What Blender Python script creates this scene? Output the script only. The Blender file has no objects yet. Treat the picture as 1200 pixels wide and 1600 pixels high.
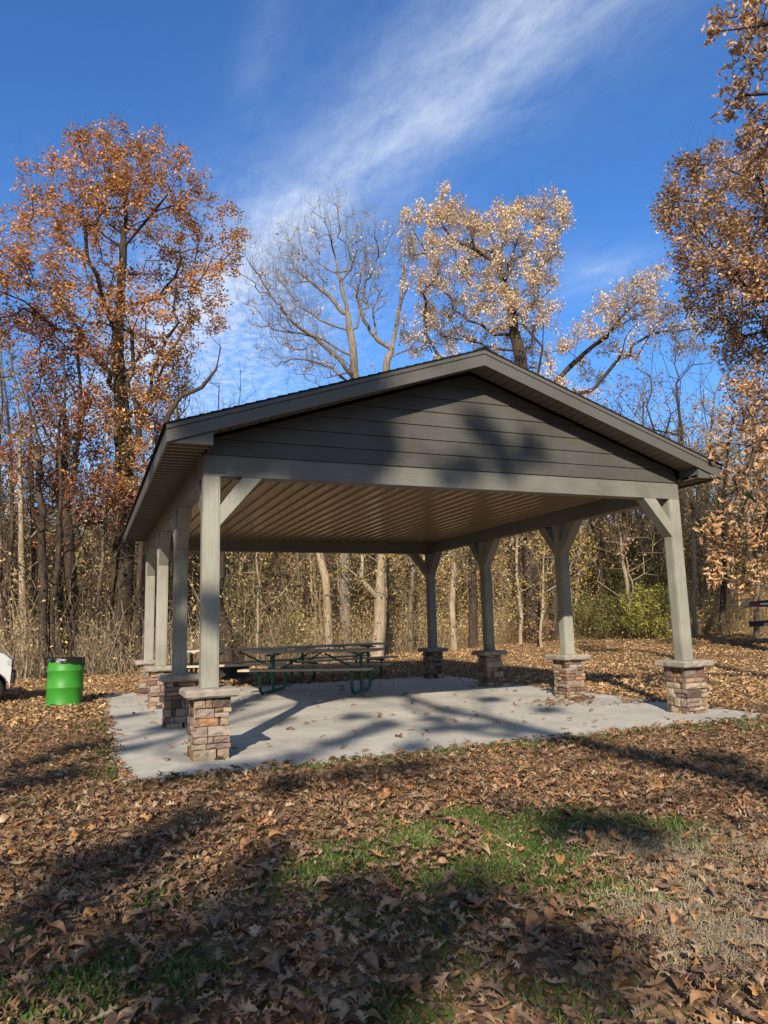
import bpy, math, random
import numpy as np
from mathutils import Matrix, Vector
rng = np.random.default_rng(7)
random.seed(7)
R = math.radians
scene = bpy.context.scene
COL = scene.collection

# ------------------------------------------------------------------ camera
CAM = np.array([-1.1252, -7.2785, 1.2353])
YAW, PITCH, ROLL, FPX = .3919, .1524, -.0272, 1127.86
_f = np.array([math.sin(YAW)*math.cos(PITCH), math.cos(YAW)*math.cos(PITCH), math.sin(PITCH)])
_r = np.array([math.cos(YAW), -math.sin(YAW), 0.])
_u = np.cross(_r, _f)
RT = math.cos(ROLL)*_r + math.sin(ROLL)*_u
UP = math.cos(ROLL)*_u - math.sin(ROLL)*_r
cam_d = bpy.data.cameras.new('camera')
cam_d.sensor_fit = 'HORIZONTAL'; cam_d.sensor_width = 36.0; cam_d.lens = FPX/1200*36
cam_d.clip_start = .05; cam_d.clip_end = 2000
cam = bpy.data.objects.new('camera', cam_d); COL.objects.link(cam)
cam.matrix_world = Matrix(((RT[0], UP[0], -_f[0], CAM[0]), (RT[1], UP[1], -_f[1], CAM[1]), (RT[2], UP[2], -_f[2], CAM[2]), (0, 0, 0, 1)))
scene.camera = cam

def ray(px, py):
    return RT*((px-600)/FPX) - UP*((py-800)/FPX) + _f
def at(px, py, d):
    """point on the sight line through photo pixel (px, py), d metres away over the ground"""
    v = ray(px, py); return CAM + v*(d/math.hypot(v[0], v[1]))

def sstep(a, b, x):
    t = np.clip((x-a)/(b-a), 0, 1); return t*t*(3-2*t)
def ground_z(x, y):
    x = np.asarray(x, float); y = np.asarray(y, float)
    r = np.hypot(x-CAM[0], y-CAM[1]); az = np.arctan2(x-CAM[0], y-CAM[1])
    h = sstep(17, 40, r)*(.05 + .5*sstep(.15, .75, az))
    h = h + .02*np.sin(x*.9+1.3)*np.sin(y*.8+.4)*sstep(19, 25, r) + .15*sstep(40, 90, r)
    return h
def foot(px, d):
    """ground point d metres out in the column of photo pixel px"""
    p = at(px, 985, d); p[2] = ground_z(p[0], p[1]); return p

# ------------------------------------------------------------------ materials
def new_mat(name):
    m = bpy.data.materials.new(name); m.use_nodes = True
    nt = m.node_tree; nt.nodes.clear()
    out = nt.nodes.new('ShaderNodeOutputMaterial')
    return m, nt, out
def N(nt, t, **kw):
    n = nt.nodes.new(t)
    for k, v in kw.items():
        if k in n.inputs.keys() if isinstance(k, str) else False: n.inputs[k].default_value = v
        else: setattr(n, k, v)
    return n
def ramp(nt, stops, interp='LINEAR'):
    n = nt.nodes.new('ShaderNodeValToRGB'); n.color_ramp.interpolation = interp
    e = n.color_ramp.elements
    while len(e) < len(stops): e.new(.5)
    for k, (p, c) in enumerate(stops):
        e[k].position = p; e[k].color = (*c, 1) if len(c) == 3 else c
    return n
def noise(nt, scale, detail=4, rough=.55, vec=None, dist=0.):
    n = nt.nodes.new('ShaderNodeTexNoise'); n.inputs['Scale'].default_value = scale
    n.inputs['Detail'].default_value = detail; n.inputs['Roughness'].default_value = rough
    n.inputs['Distortion'].default_value = dist
    if vec is not None: nt.links.new(vec, n.inputs['Vector'])
    return n
def mapping(nt, scale=(1, 1, 1), rot=(0, 0, 0), src='Object'):
    tc = nt.nodes.new('ShaderNodeTexCoord'); mp = nt.nodes.new('ShaderNodeMapping')
    mp.inputs['Scale'].default_value = scale; mp.inputs['Rotation'].default_value = rot
    nt.links.new(tc.outputs[src], mp.inputs['Vector']); return mp.outputs['Vector']
def mix(nt, fac, a, b, mode='MIX'):
    n = nt.nodes.new('ShaderNodeMix'); n.data_type = 'RGBA'; n.blend_type = mode
    for s, v in ((n.inputs[0], fac), (n.inputs[6], a), (n.inputs[7], b)):
        if hasattr(v, 'links'): nt.links.new(v, s)
        elif isinstance(v, (int, float)): s.default_value = v
        else: s.default_value = (*v, 1)
    return n.outputs[2]
def principled(nt, out, col, rough=.8, bump=None, bstr=.3, bdist=.01, metal=0., spec=.3, coat=0.):
    p = nt.nodes.new('ShaderNodeBsdfPrincipled')
    if hasattr(col, 'links'): nt.links.new(col, p.inputs['Base Color'])
    else: p.inputs['Base Color'].default_value = (*col, 1)
    if hasattr(rough, 'links'): nt.links.new(rough, p.inputs['Roughness'])
    else: p.inputs['Roughness'].default_value = rough
    p.inputs['Metallic'].default_value = metal; p.inputs['Specular IOR Level'].default_value = spec
    p.inputs['Coat Weight'].default_value = coat
    if bump is not None:
        b = nt.nodes.new('ShaderNodeBump'); b.inputs['Strength'].default_value = bstr; b.inputs['Distance'].default_value = bdist
        nt.links.new(bump, b.inputs['Height']); nt.links.new(b.outputs['Normal'], p.inputs['Normal'])
    nt.links.new(p.outputs[0], out.inputs['Surface']); return p

def m_plain(name, col, rough=.7, var=.25, scale=6, metal=0., spec=.3, coat=0., bstr=.15):
    m, nt, out = new_mat(name)
    v = mapping(nt); n = noise(nt, scale, 6, .65, v); n2 = noise(nt, scale*14, 3, .6, v)
    r = ramp(nt, [(.3, tuple(c*(1-var) for c in col)), (.7, tuple(min(1, c*(1+var*.6)) for c in col))])
    nt.links.new(n.outputs['Fac'], r.inputs[0])
    principled(nt, out, r.outputs[0], rough, n2.outputs['Fac'], bstr, .004, metal, spec, coat); return m

def m_paintwood(name, col, axis):
    """painted fibre-cement / timber with an embossed grain along one axis"""
    m, nt, out = new_mat(name)
    s = [26, 26, 26]; s[axis] = 1.1
    v = mapping(nt, tuple(s)); n = noise(nt, 3.0, 5, .6, v)
    v2 = mapping(nt); n2 = noise(nt, 1.6, 5, .6, v2)
    a = ramp(nt, [(.3, tuple(c*.76 for c in col)), (.7, tuple(c*1.14 for c in col))]); nt.links.new(n2.outputs['Fac'], a.inputs[0])
    b = ramp(nt, [(.33, (.66, .66, .66)), (.6, (1, 1, 1))]); nt.links.new(n.outputs['Fac'], b.inputs[0])
    c = mix(nt, .55, a.outputs[0], b.outputs[0], 'MULTIPLY')
    principled(nt, out, c, .55, n.outputs['Fac'], .35, .004, spec=.35); return m

def m_bark(name, dark, light, scale=1.0, moss=0.):
    m, nt, out = new_mat(name)
    v = mapping(nt, (9*scale, 9*scale, 1.6*scale)); n = noise(nt, 1.6, 6, .7, v, .6)
    v2 = mapping(nt); n2 = noise(nt, .7, 4, .6, v2)
    a = ramp(nt, [(.32, dark), (.62, light)]); nt.links.new(n.outputs['Fac'], a.inputs[0])
    b = ramp(nt, [(.35, (.6, .58, .55)), (.65, (1.15, 1.1, 1.05))]); nt.links.new(n2.outputs['Fac'], b.inputs[0])
    c = mix(nt, .8, a.outputs[0], b.outputs[0], 'MULTIPLY')
    principled(nt, out, c, .9, n.outputs['Fac'], .8, .03, spec=.1); return m

def m_leaf(name, cols, trans=.3, nscale=.5, big=(.75, 1.2), rough=.75, gain=1.):
    cols = [tuple(min(.8, q*gain) for q in c) for c in cols]
    """leaf colours: a colour for every single leaf, with slow drifts through the crown"""
    m, nt, out = new_mat(name)
    g = nt.nodes.new('ShaderNodeNewGeometry')
    r = ramp(nt, [((k+.5)/len(cols), c) for k, c in enumerate(cols)]); nt.links.new(g.outputs['Random Per Island'], r.inputs[0])
    v = mapping(nt); n = noise(nt, nscale, 3, .5, v)
    b = ramp(nt, [(.35, (big[0],)*3), (.65, (big[1],)*3)]); nt.links.new(n.outputs['Fac'], b.inputs[0])
    c = mix(nt, 1.0, r.outputs[0], b.outputs[0], 'MULTIPLY')
    p = nt.nodes.new('ShaderNodeBsdfPrincipled'); nt.links.new(c, p.inputs['Base Color'])
    p.inputs['Roughness'].default_value = rough-.2; p.inputs['Specular IOR Level'].default_value = .22
    t = nt.nodes.new('ShaderNodeBsdfTranslucent'); nt.links.new(c, t.inputs['Color'])
    ms = nt.nodes.new('ShaderNodeMixShader'); ms.inputs[0].default_value = trans
    nt.links.new(p.outputs[0], ms.inputs[1]); nt.links.new(t.outputs[0], ms.inputs[2])
    nt.links.new(ms.outputs[0], out.inputs['Surface']); return m

M = {}
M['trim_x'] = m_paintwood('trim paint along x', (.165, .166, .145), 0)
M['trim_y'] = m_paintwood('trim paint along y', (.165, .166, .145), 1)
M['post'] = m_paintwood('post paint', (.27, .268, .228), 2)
M['siding'] = m_paintwood('siding paint', (.076, .075, .067), 0)
M['fascia'] = m_plain('fascia metal', (.092, .090, .080), .45, .1, 2, spec=.4)
M['soffit'] = m_plain('soffit vinyl', (.175, .165, .135), .5, .08, 2, spec=.35)
M['shingle'] = m_plain('asphalt shingle', (.03, .028, .027), .95, .4, 9, bstr=.5)
M['concrete_dark'] = m_plain('shadow gap', (.02, .02, .02), .9)
# ceiling metal
M['ceiling'] = m_plain('ceiling steel', (.19, .13, .082), .2, .06, 1.5, spec=.5)
# stone with one colour per block
m, nt, out = new_mat('ledge stone')
g = nt.nodes.new('ShaderNodeNewGeometry')
r = ramp(nt, [(0, (.06, .05, .047)), (.14, (.22, .155, .12)), (.28, (.31, .27, .235)), (.42, (.15, .085, .065)), (.56, (.38, .32, .25)), (.70, (.16, .135, .125)), (.84, (.33, .19, .10)), (1, (.27, .24, .23))])
nt.links.new(g.outputs['Random Per Island'], r.inputs[0])
v = mapping(nt, (1, 1, 2.2)); n = noise(nt, 14, 6, .7, v); nb = noise(nt, 40, 5, .7, v)
b = ramp(nt, [(.3, (.6, .57, .55)), (.68, (1.2, 1.18, 1.15))]); nt.links.new(n.outputs['Fac'], b.inputs[0])
principled(nt, out, mix(nt, 1, r.outputs[0], b.outputs[0], 'MULTIPLY'), .85, mix(nt, .5, n.outputs['Fac'], nb.outputs['Fac']), .7, .02, spec=.2)
M['stone'] = m
M['cap'] = m_plain('cap stone', (.30, .265, .225), .85, .35, 9, bstr=.6)
M['mortar'] = m_plain('mortar', (.06, .05, .045), .95)
# concrete slab
m, nt, out = new_mat('broom finished concrete')
v = mapping(nt); n = noise(nt, .8, 7, .65, v); n2 = noise(nt, 6, 5, .7, v); n3 = noise(nt, 160, 2, .6, mapping(nt, (1, .08, 1)))
a = ramp(nt, [(.28, (.32, .31, .28)), (.5, (.45, .436, .392)), (.72, (.53, .513, .463))]); nt.links.new(n.outputs['Fac'], a.inputs[0])
b = ramp(nt, [(.3, (.82, .81, .79)), (.6, (1, 1, 1))]); nt.links.new(n2.outputs['Fac'], b.inputs[0])
principled(nt, out, mix(nt, 1, a.outputs[0], b.outputs[0], 'MULTIPLY'), .85, n3.outputs['Fac'], .25, .004, spec=.25)
M['concrete'] = m
# ground: leaf mould seen between the real leaves, leaf-shaped cells, damp patches
m, nt, out = new_mat('leaf covered earth')
v = mapping(nt)
def vor(sc, warp):
    w = noise(nt, sc*1.3, 2, .5, v)
    ad = nt.nodes.new('ShaderNodeVectorMath'); ad.operation = 'MULTIPLY_ADD'
    nt.links.new(w.outputs['Color'], ad.inputs[0]); ad.inputs[1].default_value = (warp,)*3; nt.links.new(v, ad.inputs[2])
    vo = nt.nodes.new('ShaderNodeTexVoronoi'); vo.inputs['Scale'].default_value = sc; vo.inputs['Randomness'].default_value = 1
    nt.links.new(ad.outputs[0], vo.inputs['Vector']); return vo
v1, v2 = vor(9, .12), vor(17, .06)
sep = nt.nodes.new('ShaderNodeSeparateColor'); nt.links.new(v1.outputs['Color'], sep.inputs[0])
lc = ramp(nt, [(0, (.07, .045, .028)), (.2, (.17, .105, .06)), (.4, (.26, .165, .09)), (.6, (.20, .13, .085)), (.8, (.34, .23, .125)), (1, (.13, .085, .055))]); nt.links.new(sep.outputs[0], lc.inputs[0])
sep2 = nt.nodes.new('ShaderNodeSeparateColor'); nt.links.new(v2.outputs['Color'], sep2.inputs[0])
lc2 = ramp(nt, [(0, (.10, .065, .04)), (.5, (.30, .195, .11)), (1, (.16, .11, .07))]); nt.links.new(sep2.outputs[1], lc2.inputs[0])
big = noise(nt, .35, 5, .6, v)
bb = ramp(nt, [(.35, (.62, .6, .58)), (.62, (1.1, 1.08, 1.02))]); nt.links.new(big.outputs['Fac'], bb.inputs[0])
c = mix(nt, .5, lc.outputs[0], lc2.outputs[0]); c = mix(nt, 1, c, bb.outputs[0], 'MULTIPLY')
principled(nt, out, c, .95, v1.outputs['Distance'], .9, .04, spec=.08)
M['ground'] = m
M['litter'] = m_leaf('fallen oak leaves', [(.055, .034, .024), (.20, .11, .06), (.30, .195, .115), (.11, .07, .05), (.38, .26, .16), (.24, .145, .085), (.35, .18, .085), (.15, .10, .075), (.46, .34, .22), (.28, .18, .115), (.42, .22, .085), (.19, .12, .085)], .12, 22, (.58, 1.22), .6)
M['thatch'] = m_leaf('bleached thatch', [(.46, .38, .26), (.56, .49, .37), (.34, .26, .16), (.50, .41, .27)], .15, 1.2, (.8, 1.15))
M['far_litter'] = m_leaf('fallen leaves far', [(.14, .085, .045), (.30, .19, .095), (.24, .15, .08), (.40, .27, .135), (.34, .20, .09), (.22, .15, .09), (.46, .34, .19)], .12, .3, (.75, 1.2), gain=1.4)
M['grass'] = m_leaf('short grass', [(.055, .105, .024), (.085, .15, .034), (.12, .185, .045), (.065, .12, .028), (.17, .195, .065), (.22, .21, .09)], .3, 1.5, (.7, 1.2), .6)
M['dry_grass'] = m_leaf('dry grass', [(.36, .27, .14), (.28, .20, .10), (.44, .35, .19), (.22, .16, .085)], .25, .6, (.7, 1.2))
M['orange'] = m_leaf('orange oak leaves', [(.33, .155, .06), (.44, .23, .085), (.52, .31, .12), (.26, .12, .05), (.49, .25, .08), (.40, .20, .085), (.55, .35, .15), (.38, .16, .055)], .3, .45, (.7, 1.2), gain=1.25)
M['russet'] = m_leaf('russet oak leaves', [(.24, .095, .055), (.34, .14, .075), (.42, .20, .10), (.28, .105, .065), (.18, .08, .05), (.40, .23, .14)], .3, .5, (.65, 1.2), gain=1.15)
M['tan'] = m_leaf('tan oak leaves', [(.46, .345, .215), (.57, .46, .33), (.40, .285, .18), (.62, .54, .42), (.53, .40, .25), (.46, .31, .19)], .3, .6, (.75, 1.15), gain=1.4)
M['brown'] = m_leaf('brown oak leaves', [(.36, .22, .12), (.46, .30, .165), (.28, .165, .09), (.54, .39, .235), (.42, .25, .12), (.22, .13, .08)], .3, .6, (.7, 1.2), gain=1.2)
M['mixed'] = m_leaf('mixed woodland leaves', [(.32, .24, .12), (.44, .34, .17), (.25, .18, .095), (.38, .26, .14), (.20, .18, .075), (.52, .41, .25), (.30, .18, .10), (.46, .36, .13)], .3, .5, (.6, 1.25), gain=1.55)
M['yellow'] = m_leaf('yellow autumn leaves', [(.46, .34, .07), (.52, .41, .11), (.36, .29, .07), (.42, .27, .07), (.30, .27, .09)], .35, .6, (.75, 1.2), gain=1.15)
M['green'] = m_leaf('late green leaves', [(.09, .13, .035), (.14, .17, .045), (.20, .21, .05), (.28, .26, .06), (.07, .095, .03)], .35, .8, (.7, 1.2))
M['lime'] = m_leaf('yellow green leaves', [(.30, .31, .06), (.38, .36, .08), (.22, .25, .05), (.42, .36, .11)], .4, .8, (.75, 1.2), gain=1.15)
M['bark_dark'] = m_bark('dark bark', (.028, .021, .017), (.085, .066, .052))
M['bark_grey'] = m_bark('grey bark', (.075, .06, .047), (.21, .175, .135))
M['bark_pale'] = m_bark('pale bark', (.17, .135, .095), (.40, .335, .245))
M['bark_limb'] = m_bark('limb bark', (.09, .075, .06), (.25, .215, .175))
M['twig'] = m_bark('brown twigs', (.075, .055, .04), (.20, .15, .105), 3)
M['cane'] = m_leaf('dry canes', [(.20, .155, .105), (.33, .26, .175), (.13, .10, .07), (.44, .36, .25), (.25, .19, .12)], .05, .4, (.7, 1.2), gain=1.5)
M['forest'] = m_leaf('far wood', [(.13, .10, .085), (.22, .175, .14), (.30, .24, .19), (.17, .13, .105)], .05, .1, (.7, 1.2))

# ------------------------------------------------------------------ object helpers
def tag(o, label=None, cat=None, group=None, kind=None):
    if label: o['label'] = label
    if cat: o['category'] = cat
    if group: o['group'] = group
    if kind: o['kind'] = kind
    return o
def empty(name, loc=(0, 0, 0), rz=0.):
    o = bpy.data.objects.new(name, None); COL.objects.link(o)
    o.location = loc; o.rotation_euler = (0, 0, rz); o.empty_display_size = .2
    return o
def link(name, me, mat, parent=None):
    o = bpy.data.objects.new(name, me); COL.objects.link(o)
    if mat is not None and not me.materials: me.materials.append(mat)
    if parent is not None: o.parent = parent
    return o
def np_mesh(name, V, F, smooth=False):
    """V (n,3) floats, F (m,k) faces of one size"""
    V = np.ascontiguousarray(V, np.float32); F = np.ascontiguousarray(F, np.int32)
    me = bpy.data.meshes.new(name); k = F.shape[1]
    me.vertices.add(len(V)); me.vertices.foreach_set('co', V.ravel())
    me.loops.add(F.size); me.loops.foreach_set('vertex_index', F.ravel())
    me.polygons.add(len(F)); me.polygons.foreach_set('loop_start', np.arange(0, F.size, k, dtype=np.int32))
    me.polygons.foreach_set('use_smooth', np.full(len(F), smooth, bool))
    me.update(calc_edges=True); return me
class MB:
    def __init__(s): s.v = []; s.f = []; s.sm = []
    def add(s, vs, fs, smooth=False):
        b = len(s.v); s.v += [tuple(map(float, p)) for p in vs]; s.f += [tuple(i+b for i in f) for f in fs]; s.sm += [smooth]*len(fs)
    def box(s, x0, x1, y0, y1, z0, z1):
        s.add([(x0, y0, z0), (x1, y0, z0), (x1, y1, z0), (x0, y1, z0), (x0, y0, z1), (x1, y0, z1), (x1, y1, z1), (x0, y1, z1)],
              [(3, 2, 1, 0), (4, 5, 6, 7), (0, 1, 5, 4), (1, 2, 6, 5), (2, 3, 7, 6), (3, 0, 4, 7)])
    def bar(s, p, q, w, h, up=(0, 0, 1)):
        """square bar from p to q, w across, h in the up sense"""
        p, q = np.array(p, float), np.array(q, float); d = q-p; d /= np.linalg.norm(d)
        sd = np.cross(d, up); sd /= np.linalg.norm(sd); u = np.cross(sd, d); o = []
        for c in (p, q): o += [c-sd*w/2-u*h/2, c+sd*w/2-u*h/2, c+sd*w/2+u*h/2, c-sd*w/2+u*h/2]
        s.add(o, [(0, 1, 2, 3), (7, 6, 5, 4), (0, 4, 5, 1), (1, 5, 6, 2), (2, 6, 7, 3), (3, 7, 4, 0)])
    def prism(s, poly, axis, a, b):
        """polygon in the plane across `axis`, extruded a..b"""
        def P(u, v, w): return {0: (w, u, v), 1: (u, w, v), 2: (u, v, w)}[axis]
        n = len(poly)
        s.add([P(u, v, a) for u, v in poly]+[P(u, v, b) for u, v in poly],
              [tuple(range(n)), tuple(range(2*n-1, n-1, -1))]+[(i, i+n, (i+1) % n+n, (i+1) % n) for i in range(n)])
    def tube(s, pts, rad, k=10, caps=True):
        pts = [np.array(p, float) for p in pts]; n = len(pts)
        if not hasattr(rad, '__len__'): rad = [rad]*n
        t0 = pts[1]-pts[0]; ref = np.array([0, 0, 1.]) if abs(t0[2]) < .9*np.linalg.norm(t0) else np.array([1., 0, 0])
        vs = []
        for i in range(n):
            t = pts[min(i+1, n-1)]-pts[max(i-1, 0)]; t /= np.linalg.norm(t)
            a = np.cross(t, ref); a /= np.linalg.norm(a); b = np.cross(t, a)
            vs += [pts[i]+rad[i]*(math.cos(2*math.pi*j/k)*a+math.sin(2*math.pi*j/k)*b) for j in range(k)]
        fs = [(i*k+j, i*k+(j+1) % k, (i+1)*k+(j+1) % k, (i+1)*k+j) for i in range(n-1) for j in range(k)]
        s.add(vs, fs, True)
        if caps: s.add(vs[:k], [tuple(range(k))]); s.add(vs[-k:], [tuple(range(k-1, -1, -1))])
    def lathe(s, prof, k=32, c=(0, 0)):
        vs = [(c[0]+r*math.cos(2*math.pi*j/k), c[1]+r*math.sin(2*math.pi*j/k), z) for r, z in prof for j in range(k)]
        s.add(vs, [(i*k+j, i*k+(j+1) % k, (i+1)*k+(j+1) % k, (i+1)*k+j) for i in range(len(prof)-1) for j in range(k)], True)
    def build(s, name, mat, parent=None, bevel=0.):
        me = bpy.data.meshes.new(name); me.from_pydata(s.v, [], s.f); me.polygons.foreach_set('use_smooth', s.sm)
        import bmesh
        bm = bmesh.new(); bm.from_mesh(me); bmesh.ops.recalc_face_normals(bm, faces=bm.faces); bm.to_mesh(me); bm.free(); me.update()
        o = link(name, me, mat, parent)
        if bevel:
            b = o.modifiers.new('bevel', 'BEVEL'); b.width = bevel; b.segments = 2; b.limit_method = 'ANGLE'
        return o

# ------------------------------------------------------------------ leaves (vectorised)
def rot_frames(n, yaw=None, tilt=.6, rg=rng):
    """n random rotation matrices: yaw any, tilted from level by about `tilt` rad"""
    if yaw is None: yaw = rg.uniform(0, 2*np.pi, n)
    tl = np.abs(rg.normal(0, tilt, n)); ta = rg.uniform(0, 2*np.pi, n)
    cz, sz = np.cos(yaw), np.sin(yaw); Z = np.zeros(n); I = np.ones(n)
    Rz = np.stack([np.stack([cz, -sz, Z], -1), np.stack([sz, cz, Z], -1), np.stack([Z, Z, I], -1)], 1)
    ax, ay = np.cos(ta), np.sin(ta); c, s = np.cos(tl), np.sin(tl); C = 1-c
    Rt = np.stack([np.stack([c+ax*ax*C, ax*ay*C, ay*s], -1), np.stack([ax*ay*C, c+ay*ay*C, -ax*s], -1), np.stack([-ay*s, ax*s, c], -1)], 1)
    return Rt @ Rz
def leaf_template(outline, curl=.3, fold=.25, twist=0.):
    """outline: (x along, half-width) stations -> left/mid/right rows, curled and folded"""
    V = []
    for x, w in outline:
        for sgn in (1, 0, -1):
            y = w*sgn; z = fold*abs(y) - curl*(x-.45)**2 + twist*y*(x-.5)
            V.append((x-.5, y, z))
    F = []
    for i in range(len(outline)-1):
        a, b = i*3, i*3+3
        F += [(a, b, b+1, a+1), (a+1, b+1, b+2, a+2)]
    return np.array(V), np.array(F)
LOBED = [(0, .008), (.14, .012), (.2, .06), (.27, .20), (.34, .07), (.44, .10), (.53, .31), (.59, .11), (.68, .10), (.77, .26), (.82, .10), (.91, .12), (1, .01)]
LOBED2 = [(0, .008), (.12, .015), (.2, .13), (.27, .17), (.33, .09), (.45, .25), (.52, .28), (.58, .13), (.72, .24), (.8, .23), (.88, .10), (1, .02)]
OVAL = [(0, .008), (.12, .05), (.3, .22), (.5, .29), (.7, .25), (.88, .12), (1, .006)]
MIDLOBE = [(0, .01), (.22, .17), (.36, .07), (.55, .27), (.66, .10), (.8, .2), (1, .02)]
def leaves_mesh(name, P, size, templates, frames, rg=rng):
    """one mesh of many leaves: P (n,3), size (n,), frames (n,3,3); templates share one face count per call group"""
    ch = rg.integers(0, len(templates), len(P)); Vs = []; Fs = []; base = 0
    for t, (TV, TF) in enumerate(templates):
        ix = np.where(ch == t)[0]
        if not len(ix): continue
        v = np.einsum('nij,vj->nvi', frames[ix], TV)*size[ix, None, None] + P[ix, None, :]
        f = TF[None]+np.arange(len(ix))[:, None, None]*len(TV)+base
        Vs.append(v.reshape(-1, 3)); Fs.append(f.reshape(-1, 4)); base += len(ix)*len(TV)
    return np_mesh(name, np.concatenate(Vs), np.concatenate(Fs))
def T(o, *cf): return [leaf_template(o, *c) for c in cf]
LOBED3 = [(0, .006), (.16, .010), (.22, .04), (.28, .24), (.33, .05), (.42, .05), (.50, .12), (.56, .36), (.61, .07), (.70, .06), (.79, .27), (.83, .06), (.91, .07), (1, .005)]
T_NEAR = T(LOBED, (.7, .6), (-.4, .4), (1.0, .9), (.3, -.4)) + T(LOBED3, (.6, .8), (-.5, .5), (1.0, .6), (.9, -.5)) + T(LOBED2, (.8, .7), (-.6, .5)) + T(OVAL, (.9, .7))
T_MID = T(MIDLOBE, (.5, .5), (-.4, .4), (.8, .9)) + T([(0, .01), (.3, .2), (.7, .24), (1, .02)], (.7, .6))
KITE = (np.array([(-.5, -.02, 0), (.02, -.30, .10), (.5, 0, -.05), (.0, .30, .10)]), np.array([(0, 1, 2, 3)]))
KITE2 = (np.array([(-.5, .02, .05), (-.08, -.22, -.10), (.5, 0, .08), (.12, .30, -.12)]), np.array([(0, 1, 2, 3)]))
T_TREE = [KITE, KITE2]
T_BRANCH = T([(0, .01), (.25, .2), (.4, .1), (.6, .26), (.72, .1), (1, .02)], (.6, .7), (-.6, .9), (1.0, 1.2))

# ------------------------------------------------------------------ branching skeletons
def grow(trunk, pts, bf=.45, seg=.9, rg=rng):
    """greedy minimum-path tree: every attraction point joins the skeleton where length + bf * way-to-root is least"""
    pos = [np.array(p, float) for p in trunk]; par = [-1]+list(range(len(trunk)-1)); pl = [0.]
    for i in range(1, len(trunk)): pl.append(pl[-1]+np.linalg.norm(pos[i]-pos[i-1]))
    pts = np.asarray(pts, float); n = len(pts)
    best = np.full(n, 1e9); who = np.zeros(n, int)
    lo = max(0, len(trunk)//4)
    def upd(i):
        q = pos[i]; dv = pts-q; d = np.sqrt((dv*dv).sum(1))
        c = d*(1+.25*(dv[:, 2] < -.1*d)) + bf*pl[i]
        b = c < best; best[b] = c[b]; who[b] = i
    for i in range(lo, len(trunk)): upd(i)
    done = np.zeros(n, bool); tips = np.zeros(n, int)
    for _ in range(n):
        i = int(np.argmin(np.where(done, 1e12, best))); done[i] = True
        p = int(who[i]); a = pos[p]; b = pts[i]; L = np.linalg.norm(b-a); k = max(1, int(L/seg))
        # leave along the parent's own heading, then bend to the target
        hd = a-pos[par[p]] if par[p] >= 0 else np.array([0, 0, 1.]); hd = hd/(np.linalg.norm(hd)+1e-6)
        for j in range(1, k+1):
            t = j/k; q = a+(b-a)*t
            if j < k: q = q + hd*L*.22*t*(1-t)**2*2 + rg.normal(0, .045*L/k, 3) + np.array([0, 0, .05*L*t*(1-t)])
            pos.append(q); par.append(p if j == 1 else len(pos)-2); pl.append(pl[par[-1]]+np.linalg.norm(q-pos[par[-1]])); upd(len(pos)-1)
        tips[i] = len(pos)-1
    return np.array(pos), np.array(par), tips
def radii(pos, par, r0, rbase, flare=1.25):
    n = len(pos); cnt = np.zeros(n); kids = np.bincount(par[par >= 0], minlength=n)
    cnt[kids == 0] = 1
    for i in range(n-1, 0, -1): cnt[par[i]] += cnt[i]
    e = math.log(max(rbase/r0, 1.5))/math.log(max(cnt[0], 2)); r = r0*np.power(np.maximum(cnt, 1), e)
    h = pos[:, 2]-pos[0, 2]
    r = np.where((h < .6) & (r > rbase*.6), r*(1+(flare-1)*(1-h/.6).clip(0, 1)**2), r)
    return r
def skeleton_arrays(pos, par, r, kmax=9):
    """continuous tubes: each chain follows its thickest child"""
    n = len(pos); ch = [[] for _ in range(n)]
    for i in range(1, n): ch[par[i]].append(i)
    Vs, Fs, base = [], [], 0; stack = [(0, -1)]
    while stack:
        s, p = stack.pop(); chain = [p, s] if p >= 0 else [s]; c = s
        while ch[c]:
            ks = sorted(ch[c], key=lambda q: -r[q]); stack += [(q, c) for q in ks[1:]]; c = ks[0]; chain.append(c)
        if len(chain) < 2: continue
        P = pos[chain]; rr = r[chain].copy()
        if p >= 0: rr[0] = min(rr[0], rr[1]*1.15)
        rr[-1] *= .5
        k = 3 if rr.max() < .018 else (5 if rr.max() < .07 else kmax)
        tan = np.gradient(P, axis=0); tan /= np.linalg.norm(tan, axis=1)[:, None]+1e-9
        ref = np.array([.31, .87, .38]) if abs(tan[0] @ np.array([.31, .87, .38])) < .9 else np.array([1., 0, 0])
        a = np.cross(tan, ref); a /= np.linalg.norm(a, axis=1)[:, None]+1e-9; b = np.cross(tan, a)
        ang = 2*np.pi*np.arange(k)/k
        ring = P[:, None]+rr[:, None, None]*(np.cos(ang)[None, :, None]*a[:, None]+np.sin(ang)[None, :, None]*b[:, None])
        m = len(chain); i0 = np.arange(m-1)[:, None]*k; j = np.arange(k)[None]; jn = (j+1) % k
        F = np.stack([i0+j, i0+jn, i0+k+jn, i0+k+j], -1).reshape(-1, 4)+base
        Vs.append(ring.reshape(-1, 3)); Fs.append(F); base += m*k
    return np.concatenate(Vs), np.concatenate(Fs)
def trunk_path(base, top, n=9, wob=.12, lean=None):
    base, top = np.array(base, float), np.array(top, float); t = np.linspace(0, 1, n)[:, None]
    p = base+(top-base)*t; w = rng.normal(0, wob, (n, 3))*[1, 1, .2]; w[0] = 0; w = np.cumsum(w, 0)*.5; w -= t*w[-1]
    return p+w
def ball(c, r, n, flat=1.):
    v = rng.normal(0, 1, (n, 3)); v /= np.linalg.norm(v, axis=1)[:, None]
    return np.array(c)+v*(r*rng.uniform(.15, 1, n)**.5)[:, None]*[1, 1, flat]
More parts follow.
